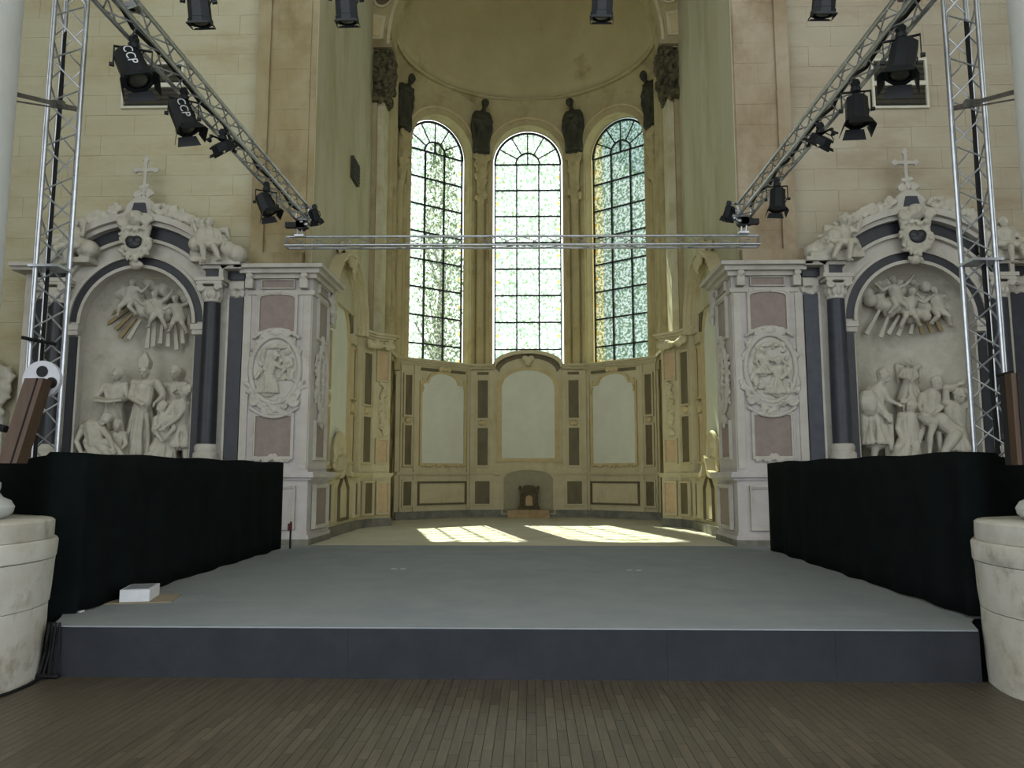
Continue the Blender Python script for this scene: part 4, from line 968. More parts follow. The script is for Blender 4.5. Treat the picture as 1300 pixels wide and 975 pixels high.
# right niche
statue('white standing statue leaning forward in swinging cloak in right altar niche', 14.3, dict(head=(1121, 477, -.08), chest=(1114, 498), pelvis=(1109, 527), lsh=(1105, 495, .05), rsh=(1121, 495, -.08), lel=(1106, 514, -.1), lha=(1122, 527, -.22), rel=(1128, 508, -.16), rha=(1137, 512, -.22), lkn=(1114, 555, -.1), lft=(1108, 588), rkn=(1127, 552, -.12), rft=(1129, 588)),
       1.1, (1112, 562, .26, .22, 0), face=(.8, -.6, -.1), group=GR, extra=lambda k, j: [k.ell(at(1102, 512, 14.22), (.2, .2, .26)), k.cap(at(1104, 500, 14.2), at(1130, 534, 14.05), .09, .06), k.cap(at(1098, 520, 14.25), at(1098, 560, 14.3), .1, .07), k.cap(at(1130, 528, 14.1), at(1132, 570, 14.1), .05, .05)], seed=9)
ang = statue('small winged statue raised on a plinth in right altar niche', 14.78, dict(head=(1153, 461, -.06), chest=(1153, 474), pelvis=(1154, 488), lsh=(1146, 470), rsh=(1161, 470), lel=(1142, 478, -.05), lha=(1150, 480, -.16), rel=(1165, 478, -.05), rha=(1158, 483, -.16)), .68, (1155, 508, .2, .14, 0), group=GR,
       extra=lambda k, j: [k.cap(at(1146, 468, 14.86), at(1139, 464, 14.9), .07, .05), k.cap(at(1139, 464, 14.9), at(1141, 486, 14.9), .05, .02), k.cap(at(1161, 468, 14.86), at(1168, 464, 14.9), .07, .05), k.cap(at(1168, 464, 14.9), at(1167, 486, 14.9), .05, .02)], voxel=.012, seed=10)
p = at(1155, 509, 14.78); MB().box(p.x-.26, p.x+.26, p.y-.18, p.y+.14, p.z-.06, p.z+.02).box(p.x-.2, p.x+.2, p.y-.14, p.y+.12, 1.72, p.z-.06).build('plinth', M_['statue'], ang)
statue('white squatting bare backed statue in the middle of right altar niche', 14.12, dict(head=(1156, 517, -.02), chest=(1155, 534), pelvis=(1154, 558), lsh=(1144, 528), rsh=(1167, 529), lel=(1139, 543, .02), lha=(1146, 560, -.08), rel=(1173, 543), rha=(1168, 558, -.1), lkn=(1140, 568, -.14), lft=(1137, 590, -.04), rkn=(1163, 572, -.16), rft=(1161, 590, -.06)),
       1.05, (1149, 588, .26, .15, -.05), face=(-.3, .9, 0), group=GR, seed=11)
statue('white draped statue bending over behind in right altar niche', 14.62, dict(head=(1189, 487, -.12), chest=(1182, 505), pelvis=(1178, 530), lsh=(1171, 503), rsh=(1194, 500), lel=(1166, 516, -.1), lha=(1172, 526, -.2), rel=(1197, 515, -.1), rha=(1188, 524, -.2)), 1.1, (1178, 585, .3, .22, 0), face=(.3, -.8, -.2), group=GR, seed=12, thin=1.15)
statue('white statue with one arm thrown over its head in right altar niche', 14.45, dict(head=(1218, 503, -.12), chest=(1212, 521), pelvis=(1212, 549), lsh=(1201, 511), rsh=(1225, 515), lel=(1201, 494, -.05), lha=(1214, 489, -.1), rel=(1235, 507, -.05), rha=(1236, 522, -.1), lkn=(1206, 566, -.1), lft=(1206, 588), rkn=(1226, 568, -.1), rft=(1230, 590)), 1.1, (1215, 585, .26, .2, 0), face=(.2, -.9, 0), group=GR,
       extra=lambda k, j: [k.cap(at(1201, 492, 14.4), at(1238, 500, 14.45), .07, .06)], seed=13)
statue('white half naked statue bent double over the ground in right altar niche', 14.05, dict(head=(1177, 532, -.1), chest=(1194, 535, -.02), pelvis=(1214, 550), lsh=(1186, 536, -.14), rsh=(1190, 533, .1), lel=(1181, 553, -.14), lha=(1180, 574, -.12), rel=(1192, 552, .05), rha=(1194, 574, 0), lkn=(1200, 572, -.12), lft=(1192, 592, -.02), rkn=(1222, 572, -.06), rft=(1244, 590, .05)),
       1.12, face=(-.7, -.4, -.6), group=GR, extra=lambda k, j: [k.cap(at(1208+3*i, 548, 13.98), at(1202+7*i, 570, 13.95), .055, .05) for i in range(5)], seed=14)
# ---- putti seated on the altar cornices
def putto(label, px, py, q, cloud=True):
    h = at(px, py, 13.74); k = MB(); v = lambda x, y, z: h+Vector((x*q, y, z))
    person(k, dict(head=h, chest=v(.02, .03, -.2), pelvis=v(.06, .06, -.42), lsh=v(-.12, .03, -.14), rsh=v(.15, .03, -.14), lel=v(-.22, -.02, -.2), lha=v(-.27, -.06, -.02), rel=v(.23, -.02, -.26), rha=v(.3, -.08, -.36),
                   lkn=v(-.03, -.18, -.48), lft=v(-.0, -.14, -.76), rkn=v(.17, -.17, -.48), rft=v(.27, -.12, -.72)), .86, thin=1.1)
    k.chain([v(.1, .12, -.12), v(.24, .2, -.05), v(.3, .2, -.25)], [.06, .06, .03]); k.chain([v(-.16, -.04, -.4), v(.1, -.1, -.42), v(.32, .0, -.34)], [.06, .07, .06])
    o = k.blob('putto', M_['statue'], None, voxel=.015, it=1); tag(o, label, 'statue', 'putti on the altar cornices')
    r = random.Random(px); c = MB(); bz = 5.57
    for i in range(20):
        t = r.uniform(-.32, .55); c.ell((h.x+q*t, 13.84+r.uniform(-.06, .2), bz+.12+max(0, .45-abs(t)*.8)*r.random()), r.uniform(.12, .19))
    c.box(h.x+q*-.35, h.x+q*.62, 13.74, 14.4, bz-.01, bz+.1)
    c.blob('cloud_base', M_['statue'], o, voxel=.022, it=1)
putto('white putto on cloud above cornice at right of left altar', 266, 284, 1)
putto('white putto on cloud above cornice at left of left altar, behind truss tower', 92, 286, -1)
putto('white putto on cloud above cornice at left of right altar', 1071, 281, -1)
putto('white putto on cloud above cornice at right of right altar', 1275, 283, 1)
# carved ornament at the far left edge
k = MB(); M0 = at(2, 500, 14.3)
for i in range(3): scroll(k, (M0.x-.2, 14.3, M0.z+.3-.35*i), .2, 1.3, .06, 1 if i % 2 else -1)
leafs(k, [(M0.x-.3, 14.3, M0.z+.6), (M0.x+.15, 14.3, M0.z+.35), (M0.x-.1, 14.3, M0.z-.4)], 30, .12, 6, .06)
k.box(M0.x-1, M0.x+.05, 14.3, 15.4, 0, M0.z-.3)
tag(k.blob('carved_bracket', M_['statue'], None, voxel=.03, it=1), 'carved scroll ornament on the wall at the left edge', 'ornament')
# ================================================================== stage
SX = [(-3.88, 6.5), (3.70, 6.5), (3.84, 6.85), (3.98, 7.05), (4.2, 7.1), (4.2, 13.86), (-4.25, 13.86), (-4.25, 7.12), (-4.12, 7.05), (-4.02, 6.85)]
stg = thing('stage', 'low grey carpeted stage platform across the front of the chancel', 'stage', T(-.08, 10, 0))
MB().plan(SX, FZ-.012, FZ).build('carpet', M_['carpet'], stg)
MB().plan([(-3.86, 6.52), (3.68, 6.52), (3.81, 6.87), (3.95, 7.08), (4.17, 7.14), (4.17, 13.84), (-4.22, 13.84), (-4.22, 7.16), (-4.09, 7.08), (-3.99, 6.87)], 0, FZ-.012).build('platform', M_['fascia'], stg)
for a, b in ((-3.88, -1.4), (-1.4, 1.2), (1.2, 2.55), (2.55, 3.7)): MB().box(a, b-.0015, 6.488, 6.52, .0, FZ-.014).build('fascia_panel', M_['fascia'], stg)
for px, py in ((506, 722), (805, 724)):
    p = at(px, py, 1.0); t = (FZ-EYE)/(p.z-EYE); x, y = CX+(p.x-CX)*t, t
    k = MB(); 
    for d in (-.06, .06): k.box(x+d-.035, x+d+.035, y-.02, y+.02, FZ, FZ+.002)
    tag(k.build('tape_mark', M_['tape'], None), 'white tape mark on the %s half of the grey stage' % ('left' if px < 650 else 'right'), 'tape', 'tape marks on the stage')
# black curtains
def curtain(label, path, top, bot, seed):
    "path: plan points; folds are pressed into the cloth"
    r = random.Random(seed); P = []; 
    for a, b in zip(path, path[1:]):
        a, b = Vector(a), Vector(b); L = (b-a).length; n = int(L/.05); d = (b-a)/L; nn = Vector((-d.y, d.x))
        for i in range(n): P.append((a+(b-a)*i/n, nn))
    P.append((Vector(path[-1]), nn)); n = len(P); V = []; s = 0; ph = 0; rows = 8
    for i, (p, nn) in enumerate(P):
        ph += r.uniform(.25, .65)
        for j in range(rows+1):
            t = j/rows; amp = .006+.012*(1-t); q = p+nn*amp*math.sin(ph)*1.0
            zb = bot(p)+.006*math.sin(ph*.6); zt = top(p)+.008*math.sin(i*.21)
            V.append((q.x, q.y, zb+(zt-zb)*t))
    m = MB().add(V, [(i*(rows+1)+j, (i+1)*(rows+1)+j, (i+1)*(rows+1)+j+1, i*(rows+1)+j+1) for i in range(n-1) for j in range(rows)])
    o = m.build('black_curtain', M_['curtain'], None, smooth=True); sd = o.modifiers.new('t', 'SOLIDIFY'); sd.thickness = .012
    return tag(o, label, 'curtain', 'black cloths along the stage')
curtain('black cloth screen along the left edge of the stage', [(-4.09, 13.0), (-4.0, 7.05), (-4.25, 6.98), (-4.95, 7.32), (-5.6, 7.75)], lambda p: 1.85 if p.y > 12 or p.x > -4.3 else 1.82-.08*(abs(p.x)-4.3), lambda p: FZ+.016 if p.x > -4.02 or p.y > 7.2 and p.x > -4.12 else .02, 5)
curtain('black cloth screen along the right edge of the stage', [(5.4, 7.75), (4.75, 7.32), (4.1, 7.0), (3.93, 7.02), (4.0, 12.1)], lambda p: 1.85 if p.x < 4.3 else 1.82-.05*(p.x-4.3), lambda p: FZ+.02 if p.x < 4.06 else .02, 6)
o = curtain('narrow black cloth fold closing the far end of the right screen', [(4.02, 11.9), (4.03, 12.98)], lambda p: 1.84, lambda p: FZ+.02, 9)
# little post behind left screen
pt = thing('screen_post', 'thin dark post with red clip at the end of the left screen', 'post', T(-3.98, 13.2, FZ))
MB().tube((-3.98, 13.2, FZ), (-3.98, 13.2, FZ+.45), .018, 8).build('pole', M_['cable'], pt); MB().box(-4.02, -3.96, 13.16, 13.22, FZ+.3, FZ+.42).build('clip', M_['red'], pt)
# white box on a cardboard sheet
def onstage(px, py):
    p = at(px, py, 1.0); t = (FZ-EYE)/(p.z-EYE); return Vector((CX+(p.x-CX)*t, t, FZ))
a = onstage(176, 766); 
BM = T(a.x, a.y, FZ, R(14))
bd = tag(MB().box(-.32, .3, -.02, .52, .001, .012).build('cardboard_sheet', M_['board'], None, BM), 'thin beige cardboard sheet under the white box on stage', 'cardboard')
BM2 = BM @ T(-.16, .02, .013)
wb = thing('white_box', 'white paper covered box on the left of the stage', 'box', BM2)
MB().box(-.02, .25, 0, .44, 0, .115).build('box_body', M_['paper'], wb, BM2)
MB().box(0.0, .23, .04, .40, .115, .118).build('printed_top', M_['print'], wb, BM2)
a = onstage(96, 777); tag(MB().box(a.x-.05, a.x+.06, a.y-.03, a.y+.04, FZ+.001, FZ+.012).build('paper_slip', M_['paper'], None), 'small white paper slip at the foot of the left screen', 'paper')
# ================================================================== near pillars
def pillar(cx, cy, label, seed):
    M = T(cx, cy, 0); th = thing('stone_pillar', label, 'pillar', M, 'whitewashed stone pillars in the foreground'); r = random.Random(seed)
    def drum(name, prof, jit, m, n=48):
        mb = MB().lathe(prof, (0, 0), n)
        k = len(prof); V = list(mb.v)
        for i in range(n):
            w_ = 1+r.uniform(-jit, jit)
            for t in range(k):
                x, y, z = V[i*k+t]; ww = w_*(1+r.uniform(-jit, jit)*.5); V[i*k+t] = (x*ww, y*ww, z)
        mb.v = V; mb.build(name, m, th, M, smooth='auto')
    drum('pedestal_lower', [(.01, 0), (1.145, 0), (1.155, .18), (1.165, .42), (1.165, .585)], .006, M_['pillar'])
    drum('pedestal_middle', [(1.165, .59), (1.175, .7), (1.185, .9), (1.19, .955)], .005, M_['pillar'])
    drum('pedestal_upper', [(.9, .957), (1.19, .959), (1.2, .968), (1.205, 1.1), (1.195, 1.12), (.9, 1.122)], .004, M_['pillar'])
    drum('pedestal_cap', [(.7, 1.12), (1.165, 1.122), (1.17, 1.13), (1.17, 1.265), (1.15, 1.28), (.7, 1.285)], .004, M_['pillar'])
    MB().lathe([(.5, 1.28), (.8, 1.28), (.86, 1.33), (.87, 1.38), (.84, 1.43), (.78, 1.46), (.75, 1.5), (.76, 1.54), (.76, 1.58), (.7, 1.62), (.5, 1.62)], (0, 0), 48).build('base_torus', M_['shaft'], th, M, smooth='auto')
    MB().lathe([(.7, 1.62), (.655, 1.75), (.65, 9), (.01, 9)], (0, 0), 48).build('shaft', M_['shaft'], th, M, smooth='auto')
    for e in (-1, 1):                             # chipped block joint
        MB().box(-.01, .01, -1.33, -1.28, .965, 1.1)
    return th
pillar(-5.04, 6.1, 'whitewashed round stone pillar pedestal at the left foreground', 1); pillar(4.84, 6.1, 'whitewashed round stone pillar pedestal at the right foreground', 2)
k = MB(); pts = [Vector((-5.04+1.2*math.cos(a), 6.1+1.2*math.sin(a), .012)) for a in [R(-75+10*i) for i in range(11)]]
pts += [Vector((-3.84, 6.38, .3)), Vector((-3.87, 6.45, .42))]
k.path(pts, .011, 6); tag(k.build('cable', M_['cable'], None), 'thin black cable curling round the left pedestal', 'cable')
bn = thing('cloth_bundle', 'dark bundle of cloth and cables at the left corner of the stage', 'cables', T(-3.86, 6.44, 0)); rr = random.Random(4)
for i in range(4):
    x = -3.885+.03*i; MB().path([(x, 6.47, FZ+.03), (x+rr.uniform(-.01, .02), 6.45, .2), (x+rr.uniform(-.03, .03), 6.42, .02)], .011).build('strand', M_['cable'], bn)
k = MB(); [k.ell((-3.9+.04*i, 6.43, .02), (.04, .04, .025)) for i in range(4)]; k.blob('heap', M_['cable'], bn, voxel=.01, it=1)
# wall loudspeakers fixed to the pillars
lp = thing('column_loudspeaker', 'tilted brown wooden column loudspeaker with grey perforated disc at left', 'loudspeaker', T(-4.25, 6.2, 1.9))
a, b = at(43, 480, 6.1), at(9, 588, 6.0)
d = (b-a); e = Vector((1, 0, 0))*.085; nrm = Vector((0, .16, .05)); n0 = d.cross(e).normalized()
k = MB(); V = [a-e*.9, a+e*.9, b+e*.9, b-e*.9]; V = V+[p+Vector((-.02, .16, 0)) for p in V]
k.add(V, [(0, 1, 2, 3), (7, 6, 5, 4), (0, 4, 5, 1), (1, 5, 6, 2), (2, 6, 7, 3), (3, 7, 4, 0)]); k.build('cabinet', M_['brownwood'], lp)
V2 = [a+e*.35, a+e*.36, b+e*.36, b+e*.35]; k = MB(); k.tube(a+e*.35+Vector((0, -.004, 0)), b+e*.35+Vector((0, -.004, 0)), .006, 6); k.build('seam', M_['cable'], lp)
c = at(52, 482, 6.28); k = MB(); k.tube(c, c+Vector((0, .04, 0)), .16, 32); k.build('disc', M_['discgrey'], lp, smooth='auto')
for px, py in ((53, 471.5), (64.5, 486)):
    c = at(px, py, 6.27); MB().tube(c, c+Vector((0, .02, 0)), .047, 20).build('disc_hole', M_['cable'], lp)
MB().tube(at(8, 545, 6.15), at(-12, 540, 6.2), .03, 8).build('bracket', M_['cable'], lp)
a, b = at(1288, 474, 6.0), at(1279, 590, 6.0); lp2 = thing('column_loudspeaker', 'upright brown wooden column loudspeaker with dark front at right', 'loudspeaker', T(a.x+.1, 6.0, b.z))
MB().box(a.x-.04, a.x-.0, 5.98, 6.06, b.z, a.z).build('cabinet_side', M_['brownwood'], lp2); MB().box(a.x, a.x+.34, 5.97, 6.2, b.z, a.z).build('front_grille', M_['darkgrille'], lp2)
MB().box(a.x+.34, a.x+.37, 5.98, 6.2, b.z, a.z).build('cabinet_side', M_['brownwood'], lp2)
# ================================================================== trusses
def truss(name, label, p, q, corners, up, bay, group, r=.024, rb=.0095, cap=True, skip=()):
    p, q = Vector(p), Vector(q); x = (q-p).normalized(); z = Vector(up); z = (z-x*z.dot(x)).normalized(); y = z.cross(x); L = (q-p).length
    M = Matrix((x, y, z)).transposed().to_4x4(); M.translation = p
    th = thing(name, label, 'truss', M, group)
    me = MB().tube((0, 0, 0), (L, 0, 0), r, 12).mesh('chord', 'auto'); me.materials.append(M_['alu'])
    for c in corners: share(me, 'chord', th, M @ Matrix.Translation((0, c[0], c[1])))
    n = max(1, round(L/bay)); b = L/n; k = len(corners)
    for i in range(k):
        j = (i+1) % k
        if k == 2 and i == 1: break
        if (i, j) in skip: continue
        A, B = corners[i], corners[j]
        ms = []
        for u, v in ((A, B), (B, A)):
            me = MB().tube((0, u[0], u[1]), (b, v[0], v[1]), rb, 6).mesh('brace', 'auto'); me.materials.append(M_['alu']); ms.append(me)
        for t in range(n): share(ms[t % 2], 'brace', th, M @ Matrix.Translation((t*b, 0, 0)))
        for t in ([0, n] if cap else []):
            MB().tube((t*b, A[0], A[1]), (t*b, B[0], B[1]), r*.6, 6).build('end_bar', M_['alu'], th, M)
    return th, M, L
TG = 'aluminium truss parts of the lighting rig'
zt = 6.9
def tower(s, pb, label):
    # chords: outer front, inner front, and one behind the outer side
    c = [(-s*.0, 0), (0, 0)]
    x = pb.x
    th, M, L = truss('truss_tower', label, (x, pb.y, 0.0), (x, pb.y, zt), [(.11, -s*.11), (.11, s*.11), (-.1, s*.10 if s < 0 else s*.10)], (1, 0, 0), .235, TG, .026, .009)
    return th, M
pbL, pbR = at(48.5, 578, 7.56), at(1261.5, 578, 7.56)
def tower2(pb, s, label):
    p = Vector((pb.x, pb.y, 0))
    # local x = up; y = world -Y? choose up vector = world X so local z = X, y = z cross x
    th, M, L = truss('truss_tower', label, p, p+Vector((0, 0, zt)), [(-.11, -.115), (-.11, .115), (.10, s*.1)], (1, 0, 0), .24, TG, .026, .009)
    k = MB(); rr = random.Random(2)
    for i in range(3):
        x0 = pb.x+s*(.03+.02*i); pts = [(x0+rr.uniform(-.008, .008), pb.y+.02*i, z*.35) for z in range(0, int(zt/.35))]
        k = MB().path(pts, .013, 6); k.build('cable', M_['cable'], th)
    MB().box(pb.x-.15, pb.x+.15, pb.y-.15, pb.y+.12, 3.72, 3.745).build('joint_bar', M_['alu'], th)
    MB().box(pb.x-.25, pb.x+.25, pb.y-.25, pb.y+.25, 0, .02).build('base_plate', M_['alu'], th)
    zc = at(0, 434, 7.5).z; MB().path([(pb.x-.16, pb.y-.13, zc+.03), (pb.x-.02, pb.y-.14, zc), (pb.x+.12, pb.y-.02, zc-.02)] if s < 0 else [(pb.x+.16, pb.y-.13, zc-.35), (pb.x+.02, pb.y-.1, zc-.38)], .02, 6).build('clamp', M_['cable'], th)
    return th
tower2(pbL, -1, 'upright aluminium truss tower in front of the left altar'); tower2(pbR, 1, 'upright aluminium truss tower in front of the right altar')
FT = 6.85
truss('front_truss', 'horizontal aluminium truss between the towers above the stage front', (pbL.x, 7.3, FT), (pbR.x, 7.3, FT), [(-.12, -.1), (.12, -.1), (0, .11)], (0, 0, 1), .25, TG)
xsl, xsr = -3.96, 3.86; ZS = 6.27
SQ = [(-.11, -.11), (.11, -.11), (.11, .11), (-.11, .11)]
truss('side_truss', 'long aluminium truss running back along the left of the stage', (xsl, 6.7, ZS), (xsl, 13.2, ZS), SQ, (0, 0, 1), .26, TG)
truss('side_truss', 'long aluminium truss running back along the right of the stage', (xsr, 6.7, ZS), (xsr, 13.2, ZS), SQ, (0, 0, 1), .26, TG)
truss('cross_truss', 'thin aluminium truss spanning the mouth of the chancel', (-4.27, 13.35, 5.79), (4.13, 13.35, 5.75), [(-.1, -.085), (.1, -.085), (0, .1)], (0, 0, 1), .42, TG, .022, .008)
for x, s, l in ((xsl, -1, 'left'), (xsr, 1, 'right')):
    pts = [(x+s*.02+.03*math.sin(i*1.7), 6.7+i*.33, ZS-.02+.03*math.sin(i*2.3)) for i in range(20)]
    k = MB().path(pts, .022, 6); tag(k.build('power_cable', M_['cable'], None), 'black power cable lying inside the %s side truss' % l, 'cable', 'cables in the side trusses')
    st = thing('truss_hanger', 'short steel hanger joining front truss and %s side truss' % l, 'hanger', T(x, 7.3, ZS+.12), 'truss hangers')
    MB().tube((x, 7.3, ZS+.1), (x, 7.3, FT-.1), .03, 10).build('rod', M_['steel'], st); MB().box(x-.06, x+.06, 7.24, 7.36, ZS+.1, ZS+.16).build('clamp', M_['steel'], st)
# chain hoists between the side trusses and the cross truss
for x, s, l in ((xsl-.05, 1, 'left'), (xsr+.0, -1, 'right')):
    y = 13.28; M = T(x, y, 5.95); th = thing('chain_hoist', 'black chain hoist hanging above the %s end of the cross truss' % l, 'hoist', M, 'chain hoists')
    z = 6.0
    MB().box(x-.06-.16*s*0, x+.14, y-.07, y+.07, z+.02, z+.14).box(x-s*.26, x, y-.055, y+.055, z+.03, z+.12).build('motor', M_['lamp'], th)
    MB().tube((x+s*.02, y-.07, z+.08), (x+s*.02, y+.07, z+.08), .1, 16).build('gear_housing', M_['lamp'], th, smooth='auto')
    MB().tube((x-.04, y-.02, z+.04), (x-.05, y, z-.1), .018, 8).build('chain', M_['steel'], th); MB().tube((x+.04, y-.02, z+.04), (x+.03, y, z-.1), .018, 8).build('chain', M_['steel'], th)
    MB().box(x-.09, x+.08, y-.05, y+.05, z-.14, z-.1).build('hook_plate', M_['steel'], th)
    MB().tube((x, y, z+.14), (x+.02, y, z+.24), .03, 8).build('top_hook', M_['steel'], th)
    bg_ = MB(); rr = random.Random(5)
    for i in range(9): bg_.ell((x+s*.1+rr.uniform(-.07, .07), y+rr.uniform(-.05, .05), z+.1+rr.uniform(-.02, .16)), rr.uniform(.03, .06))
    bg_.blob('chain_bag', M_['steel'], th, voxel=.012, it=0)
    EM = T(x+s*.06, 13.2, ZS)
    th2 = thing('corner_frame', 'small aluminium end frame of the %s side truss' % l, 'truss', EM, TG)
    for zz in (-.11, .11): MB().tube((x-.02, 13.2, ZS+zz), (x+s*.26, 13.2, ZS+zz), .022, 8).build('bar', M_['alu'], th2)
    MB().tube((x+s*.26, 13.2, ZS-.11), (x+s*.26, 13.2, ZS+.11), .022, 8).build('bar', M_['alu'], th2)
    MB().tube((x+s*.02, 13.2, ZS-.11), (x+s*.26, 13.2, ZS+.11), .012, 6).build('brace', M_['alu'], th2)
# straps between towers and pillars
for a, b, l in ((at(97, 138, 7.4), at(14, 118, 6.55), 'left'), (at(1211, 137, 7.4), at(1290, 116, 6.55), 'right')):
    th = thing('ratchet_strap', 'grey ratchet strap tying the %s truss tower to its pillar' % l, 'strap', Matrix.Translation(a), 'ratchet straps')
    for dz, name in ((0, 'strap_band'), (-.07, 'strap_return')):
        k = MB(); p, q = a+Vector((0, 0, dz*.3)), b+Vector((0, 0, dz)); e = Vector((0, 0, .022 if dz == 0 else .008)); y = Vector((0, .006, 0))
        k.add([p-e, q-e, q+e, p+e, p-e+y, q-e+y, q+e+y, p+e+y], [(0, 1, 2, 3), (7, 6, 5, 4), (0, 4, 5, 1), (1, 5, 6, 2), (2, 6, 7, 3), (3, 7, 4, 0)]); k.build(name, M_['strap'], th)
    c = a.lerp(b, .3); MB().box(c.x-.06, c.x+.06, c.y-.03, c.y+.02, c.z-.03, c.z+.03).build('ratchet', M_['steel'], th)
# ================================================================== stage lights
def rotm(tilt, pan): return Matrix.Rotation(pan, 4, 'Z') @ Matrix.Rotation(tilt, 4, 'X')
def text_mesh(s, size):
    cu = bpy.data.curves.new('t', 'FONT'); cu.body = s; cu.size = size; cu.extrude = .002; cu.align_x = 'CENTER'; cu.align_y = 'CENTER'
    t = bpy.data.objects.new('t', cu); COL.objects.link(t); dg = bpy.context.evaluated_depsgraph_get(); me = bpy.data.meshes.new_from_object(t.evaluated_get(dg))
    bpy.data.objects.remove(t); me.materials.clear(); me.materials.append(M_['ink']); return me
def stage_light(label, clamp, drop, tilt, pan, L=.34, r=.125, text=None, door=.12, group='stage lights on the trusses', flare=True, roll=0):
    """clamp: point on the truss chord; body axis points down (-z) before tilting about x and panning about z"""
    clamp = Vector(clamp); M = Matrix.Translation(clamp); th = thing('stage_light', label, 'stage light', M, group)
    c = clamp+Vector((0, 0, -drop)); B = Matrix.Translation(c) @ rotm(tilt, pan) @ Matrix.Rotation(roll, 4, 'Y')
    # hook clamp and yoke
    MB().box(-.03, .03, -.02, .02, -.06, .05).tube((0, -.03, .0), (0, .03, 0), .045, 12).build('clamp', M_['lamp'], th, M)
    MB().tube((0, 0, -.1), (0, 0, -.05), .055, 16).build('swivel', M_['lamp'], th, M, smooth='auto')
    Yk = M @ Matrix.Rotation(pan, 4, 'Z'); w_ = r+.035
    k = MB().box(-w_, w_, -.018, .018, -.105, -.095)
    for e in (-1, 1): k.box(e*w_-.005, e*w_+.005, -.018, .018, -drop-.02, -.095)
    k.build('yoke', M_['lamp'], th, Yk)
    for e in (-1, 1): MB().tube((e*w_-.01*e, 0, -drop), (e*(w_+.035), 0, -drop), .022, 10).build('yoke_knob', M_['lamp'], th, Yk)
    n = 8; prof = [(.01, L*.5), (r*.7, L*.5), (r*.98, L*.42), (r, L*.1), (r*1.02, -L*.38), (r*1.1, -L*.4), (r*1.1, -L*.5), (r*.85, -L*.5), (r*.85, -L*.44), (.01, -L*.44)]
    bd_ = MB().lathe(prof, (0, 0), n, R(22.5), R(382.5)).build('body', M_['lamp'], th, B)
    MB().lathe([(.005, -L*.43), (r*.8, -L*.45), (r*.5, -L*.5), (.005, -L*.52)], (0, 0), 20).build('lens', M_['lampface'], bd_, B, smooth=True)
    for z in (-.12, .0, .12): MB().box(-r*.5, r*.5, r*.96, r*1.05, z-.012+.02, z+.012+.02).build('cooling_fin', M_['lamp'], bd_, B)
    for i in range(4):
        Bd = B @ Matrix.Rotation(PI/2*i, 4, 'Z') @ Matrix.Translation((0, r*1.0, -L*.5)) @ Matrix.Rotation(R(24 if flare else 5), 4, 'X')
        k = MB().add([(-r*.8, 0, 0), (r*.8, 0, 0), (r*1.05, 0, -door), (-r*1.05, 0, -door), (-r*.8, .005, 0), (r*.8, .005, 0), (r*1.05, .005, -door), (-r*1.05, .005, -door)], [(0, 1, 2, 3), (7, 6, 5, 4), (0, 4, 5, 1), (1, 5, 6, 2), (2, 6, 7, 3), (3, 7, 4, 0)])
        k.build('barn_door', M_['lamp'], bd_, Bd)
    k = MB().path([Yk @ Vector((w_*.6, 0, -.1))]+[c+Vector((w_*.9*math.cos(a), 0, .1*math.sin(a))) for a in (1.2, .6, 0, -.5)], .007, 5); k.build('lamp_cable', M_['cable'], th)
    if text:
        me = text_mesh(text, .13); o = share(me, 'lettering', bd_, B @ Matrix.Translation((-.0, -r*.97, .03)) @ Matrix.Rotation(PI/2, 4, 'X') @ Matrix.Rotation(R(-90), 4, 'Z'))
        o['label'] = 'hand painted white letters %s' % text
    return th
zb = ZS-.135
stage_light('black stage light lettered in white, nearest on the left side truss', (xsl-.05, 7.45, zb), .30, R(-20), R(20), .40, .145, 'CCP', .10, roll=R(-22))
stage_light('second black stage light lettered in white on the left side truss', (xsl-.02, 8.55, zb), .30, R(-15), R(30), .38, .13, 'CCP', .11, roll=R(-20))
stage_light('small flat black floodlight, third on the left side truss', (xsl, 9.65, zb), .18, R(0), R(60), .10, .15, None, .03, flare=False, roll=R(-40))
stage_light('black stage light farthest along the left side truss, with a bright rim', (xsl-.05, 11.5, zb), .30, R(-18), R(30), .32, .125, None, .10, roll=R(-20))
stage_light('small black light at the left truss corner by the chancel pier', (xsl+.22, 13.2, ZS+.11), .14, R(0), R(70), .2, .085, None, .08, flare=False, roll=R(-35))
stage_light('big black stage light nearest on the right side truss', (xsr, 7.45, zb), .32, R(-18), R(-25), .42, .135, None, .13, roll=R(10))
stage_light('black stage light hanging straight, second on the right side truss', (xsr, 8.55, zb), .32, R(-10), R(-10), .34, .125, None, .12, roll=R(3))
stage_light('small flat black floodlight, third on the right side truss', (xsr, 9.65, zb), .18, R(0), R(-60), .10, .15, None, .03, flare=False, roll=R(40))
stage_light('black stage light farthest along the right side truss', (xsr+.02, 11.5, zb), .30, R(-8), R(-8), .34, .12, None, .08, roll=R(5))
stage_light('small black light at the right truss corner by the chancel pier', (xsr-.27, 13.2, ZS+.11), .14, R(0), R(-70), .2, .085, None, .08, flare=False, roll=R(30))
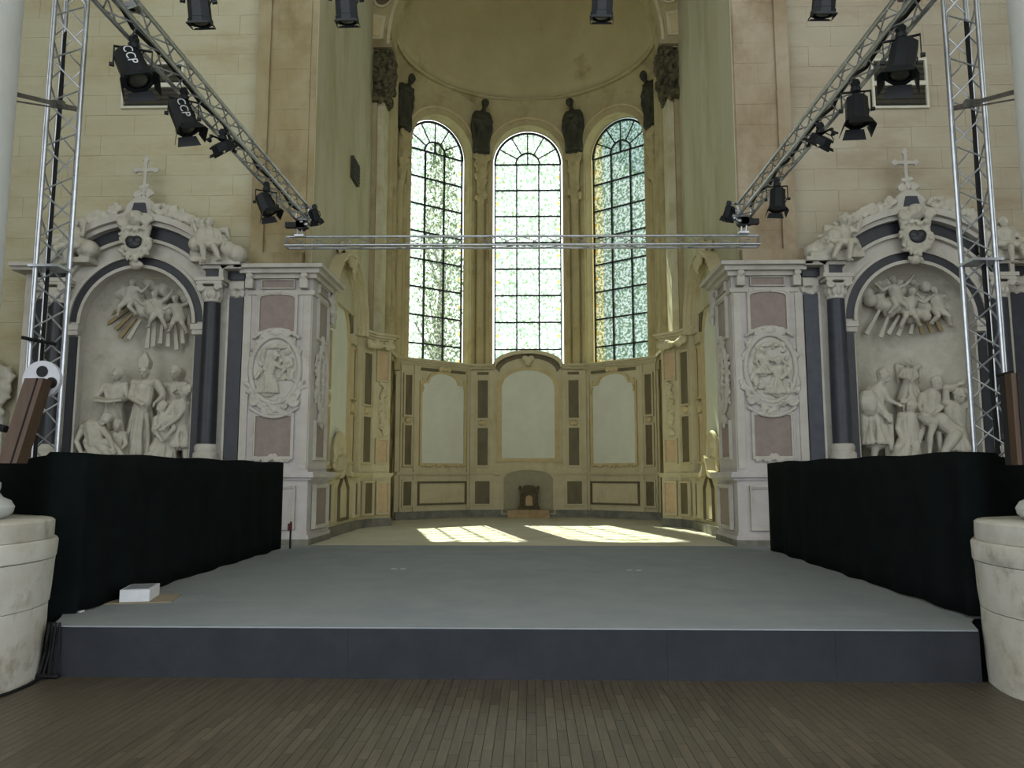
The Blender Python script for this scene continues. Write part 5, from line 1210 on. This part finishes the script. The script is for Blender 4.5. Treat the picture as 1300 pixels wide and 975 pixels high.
for px, nm in ((254, 'leftmost of the four'), (440, 'second from the left of the four'), (765, 'third from the left of the four'), (1046, 'rightmost of the four')):
    p = at(px, 20, 7.25)
    stage_light('black stage light at the top edge, %s' % nm, (p.x, 7.2, FT-.12), .34, R(14), R(6 if px < 650 else -6), .44, .11, None, .02, flare=False, roll=R(-4 if px < 650 else 4))
# ================================================================== outside the right window: an ochre gable and a slate roof
ob = thing('outside_building', 'ochre and slate building seen through the right apse window', 'building', T(6.4, 43, 0))
p0, p1 = at(738, 600, 42), at(770, 600, 42); MB().box(p0.x, p1.x, 42, 44, 0, 26).build('ochre_wall', M_['outwall'], ob)
p1b = at(840, 600, 42); MB().add([(p1.x, 42.4, 8), (p1b.x+4, 42.4, 8), (p1b.x+4, 47, 26), (p1.x, 47, 26), (p1.x, 48, 8), (p1b.x+4, 48, 8)], [(0, 1, 2, 3), (0, 3, 4), (1, 5, 2), (4, 3, 2, 5), (0, 4, 5, 1)]).build('slate_roof', M_['outroof'], ob)
MB().box(p1.x, p1b.x+4, 42.4, 48, 0, 8).build('lower_wall', M_['outwall'], ob)

# a tree outside the left window
tr = thing('outside_tree', 'leafy tree glimpsed through the left apse window', 'tree', T(-4.6, 38, 0)); r = random.Random(12)
m = MB(); m.chain([(-4.6, 38, 0), (-4.5, 38, 6), (-4.3, 38.2, 13)], [.35, .28, .14])
for i in range(8): m.cap((-4.5, 38, 5+i), (-4.5+r.uniform(-1.2, 1.2), 38+r.uniform(-1, 1), 7+i*1.1), .1, .04)
m.build('trunk', M_['bronze'], tr, smooth=True)
M_['leaf'] = mat('green_leaves', S(110,130,70), S(84,104,52), 2, .7)
m = MB()
for i in range(2600):
    z = r.uniform(4, 18.5); w_ = .95*(1-abs(z-11)/11)+.35; a = r.uniform(0, 2*PI); q = w_*math.sqrt(r.random())
    c = Vector((-4.45+q*math.cos(a), 38+q*math.sin(a), z)); e = Vector((r.gauss(0, 1), r.gauss(0, 1), r.gauss(0, 1))).normalized()*.13; f = e.orthogonal().normalized()*.07
    m.add([c-e, c+f, c+e, c-f], [(0, 1, 2, 3)])
o = m.build('foliage', M_['leaf'], tr); o['kind'] = 'stuff'
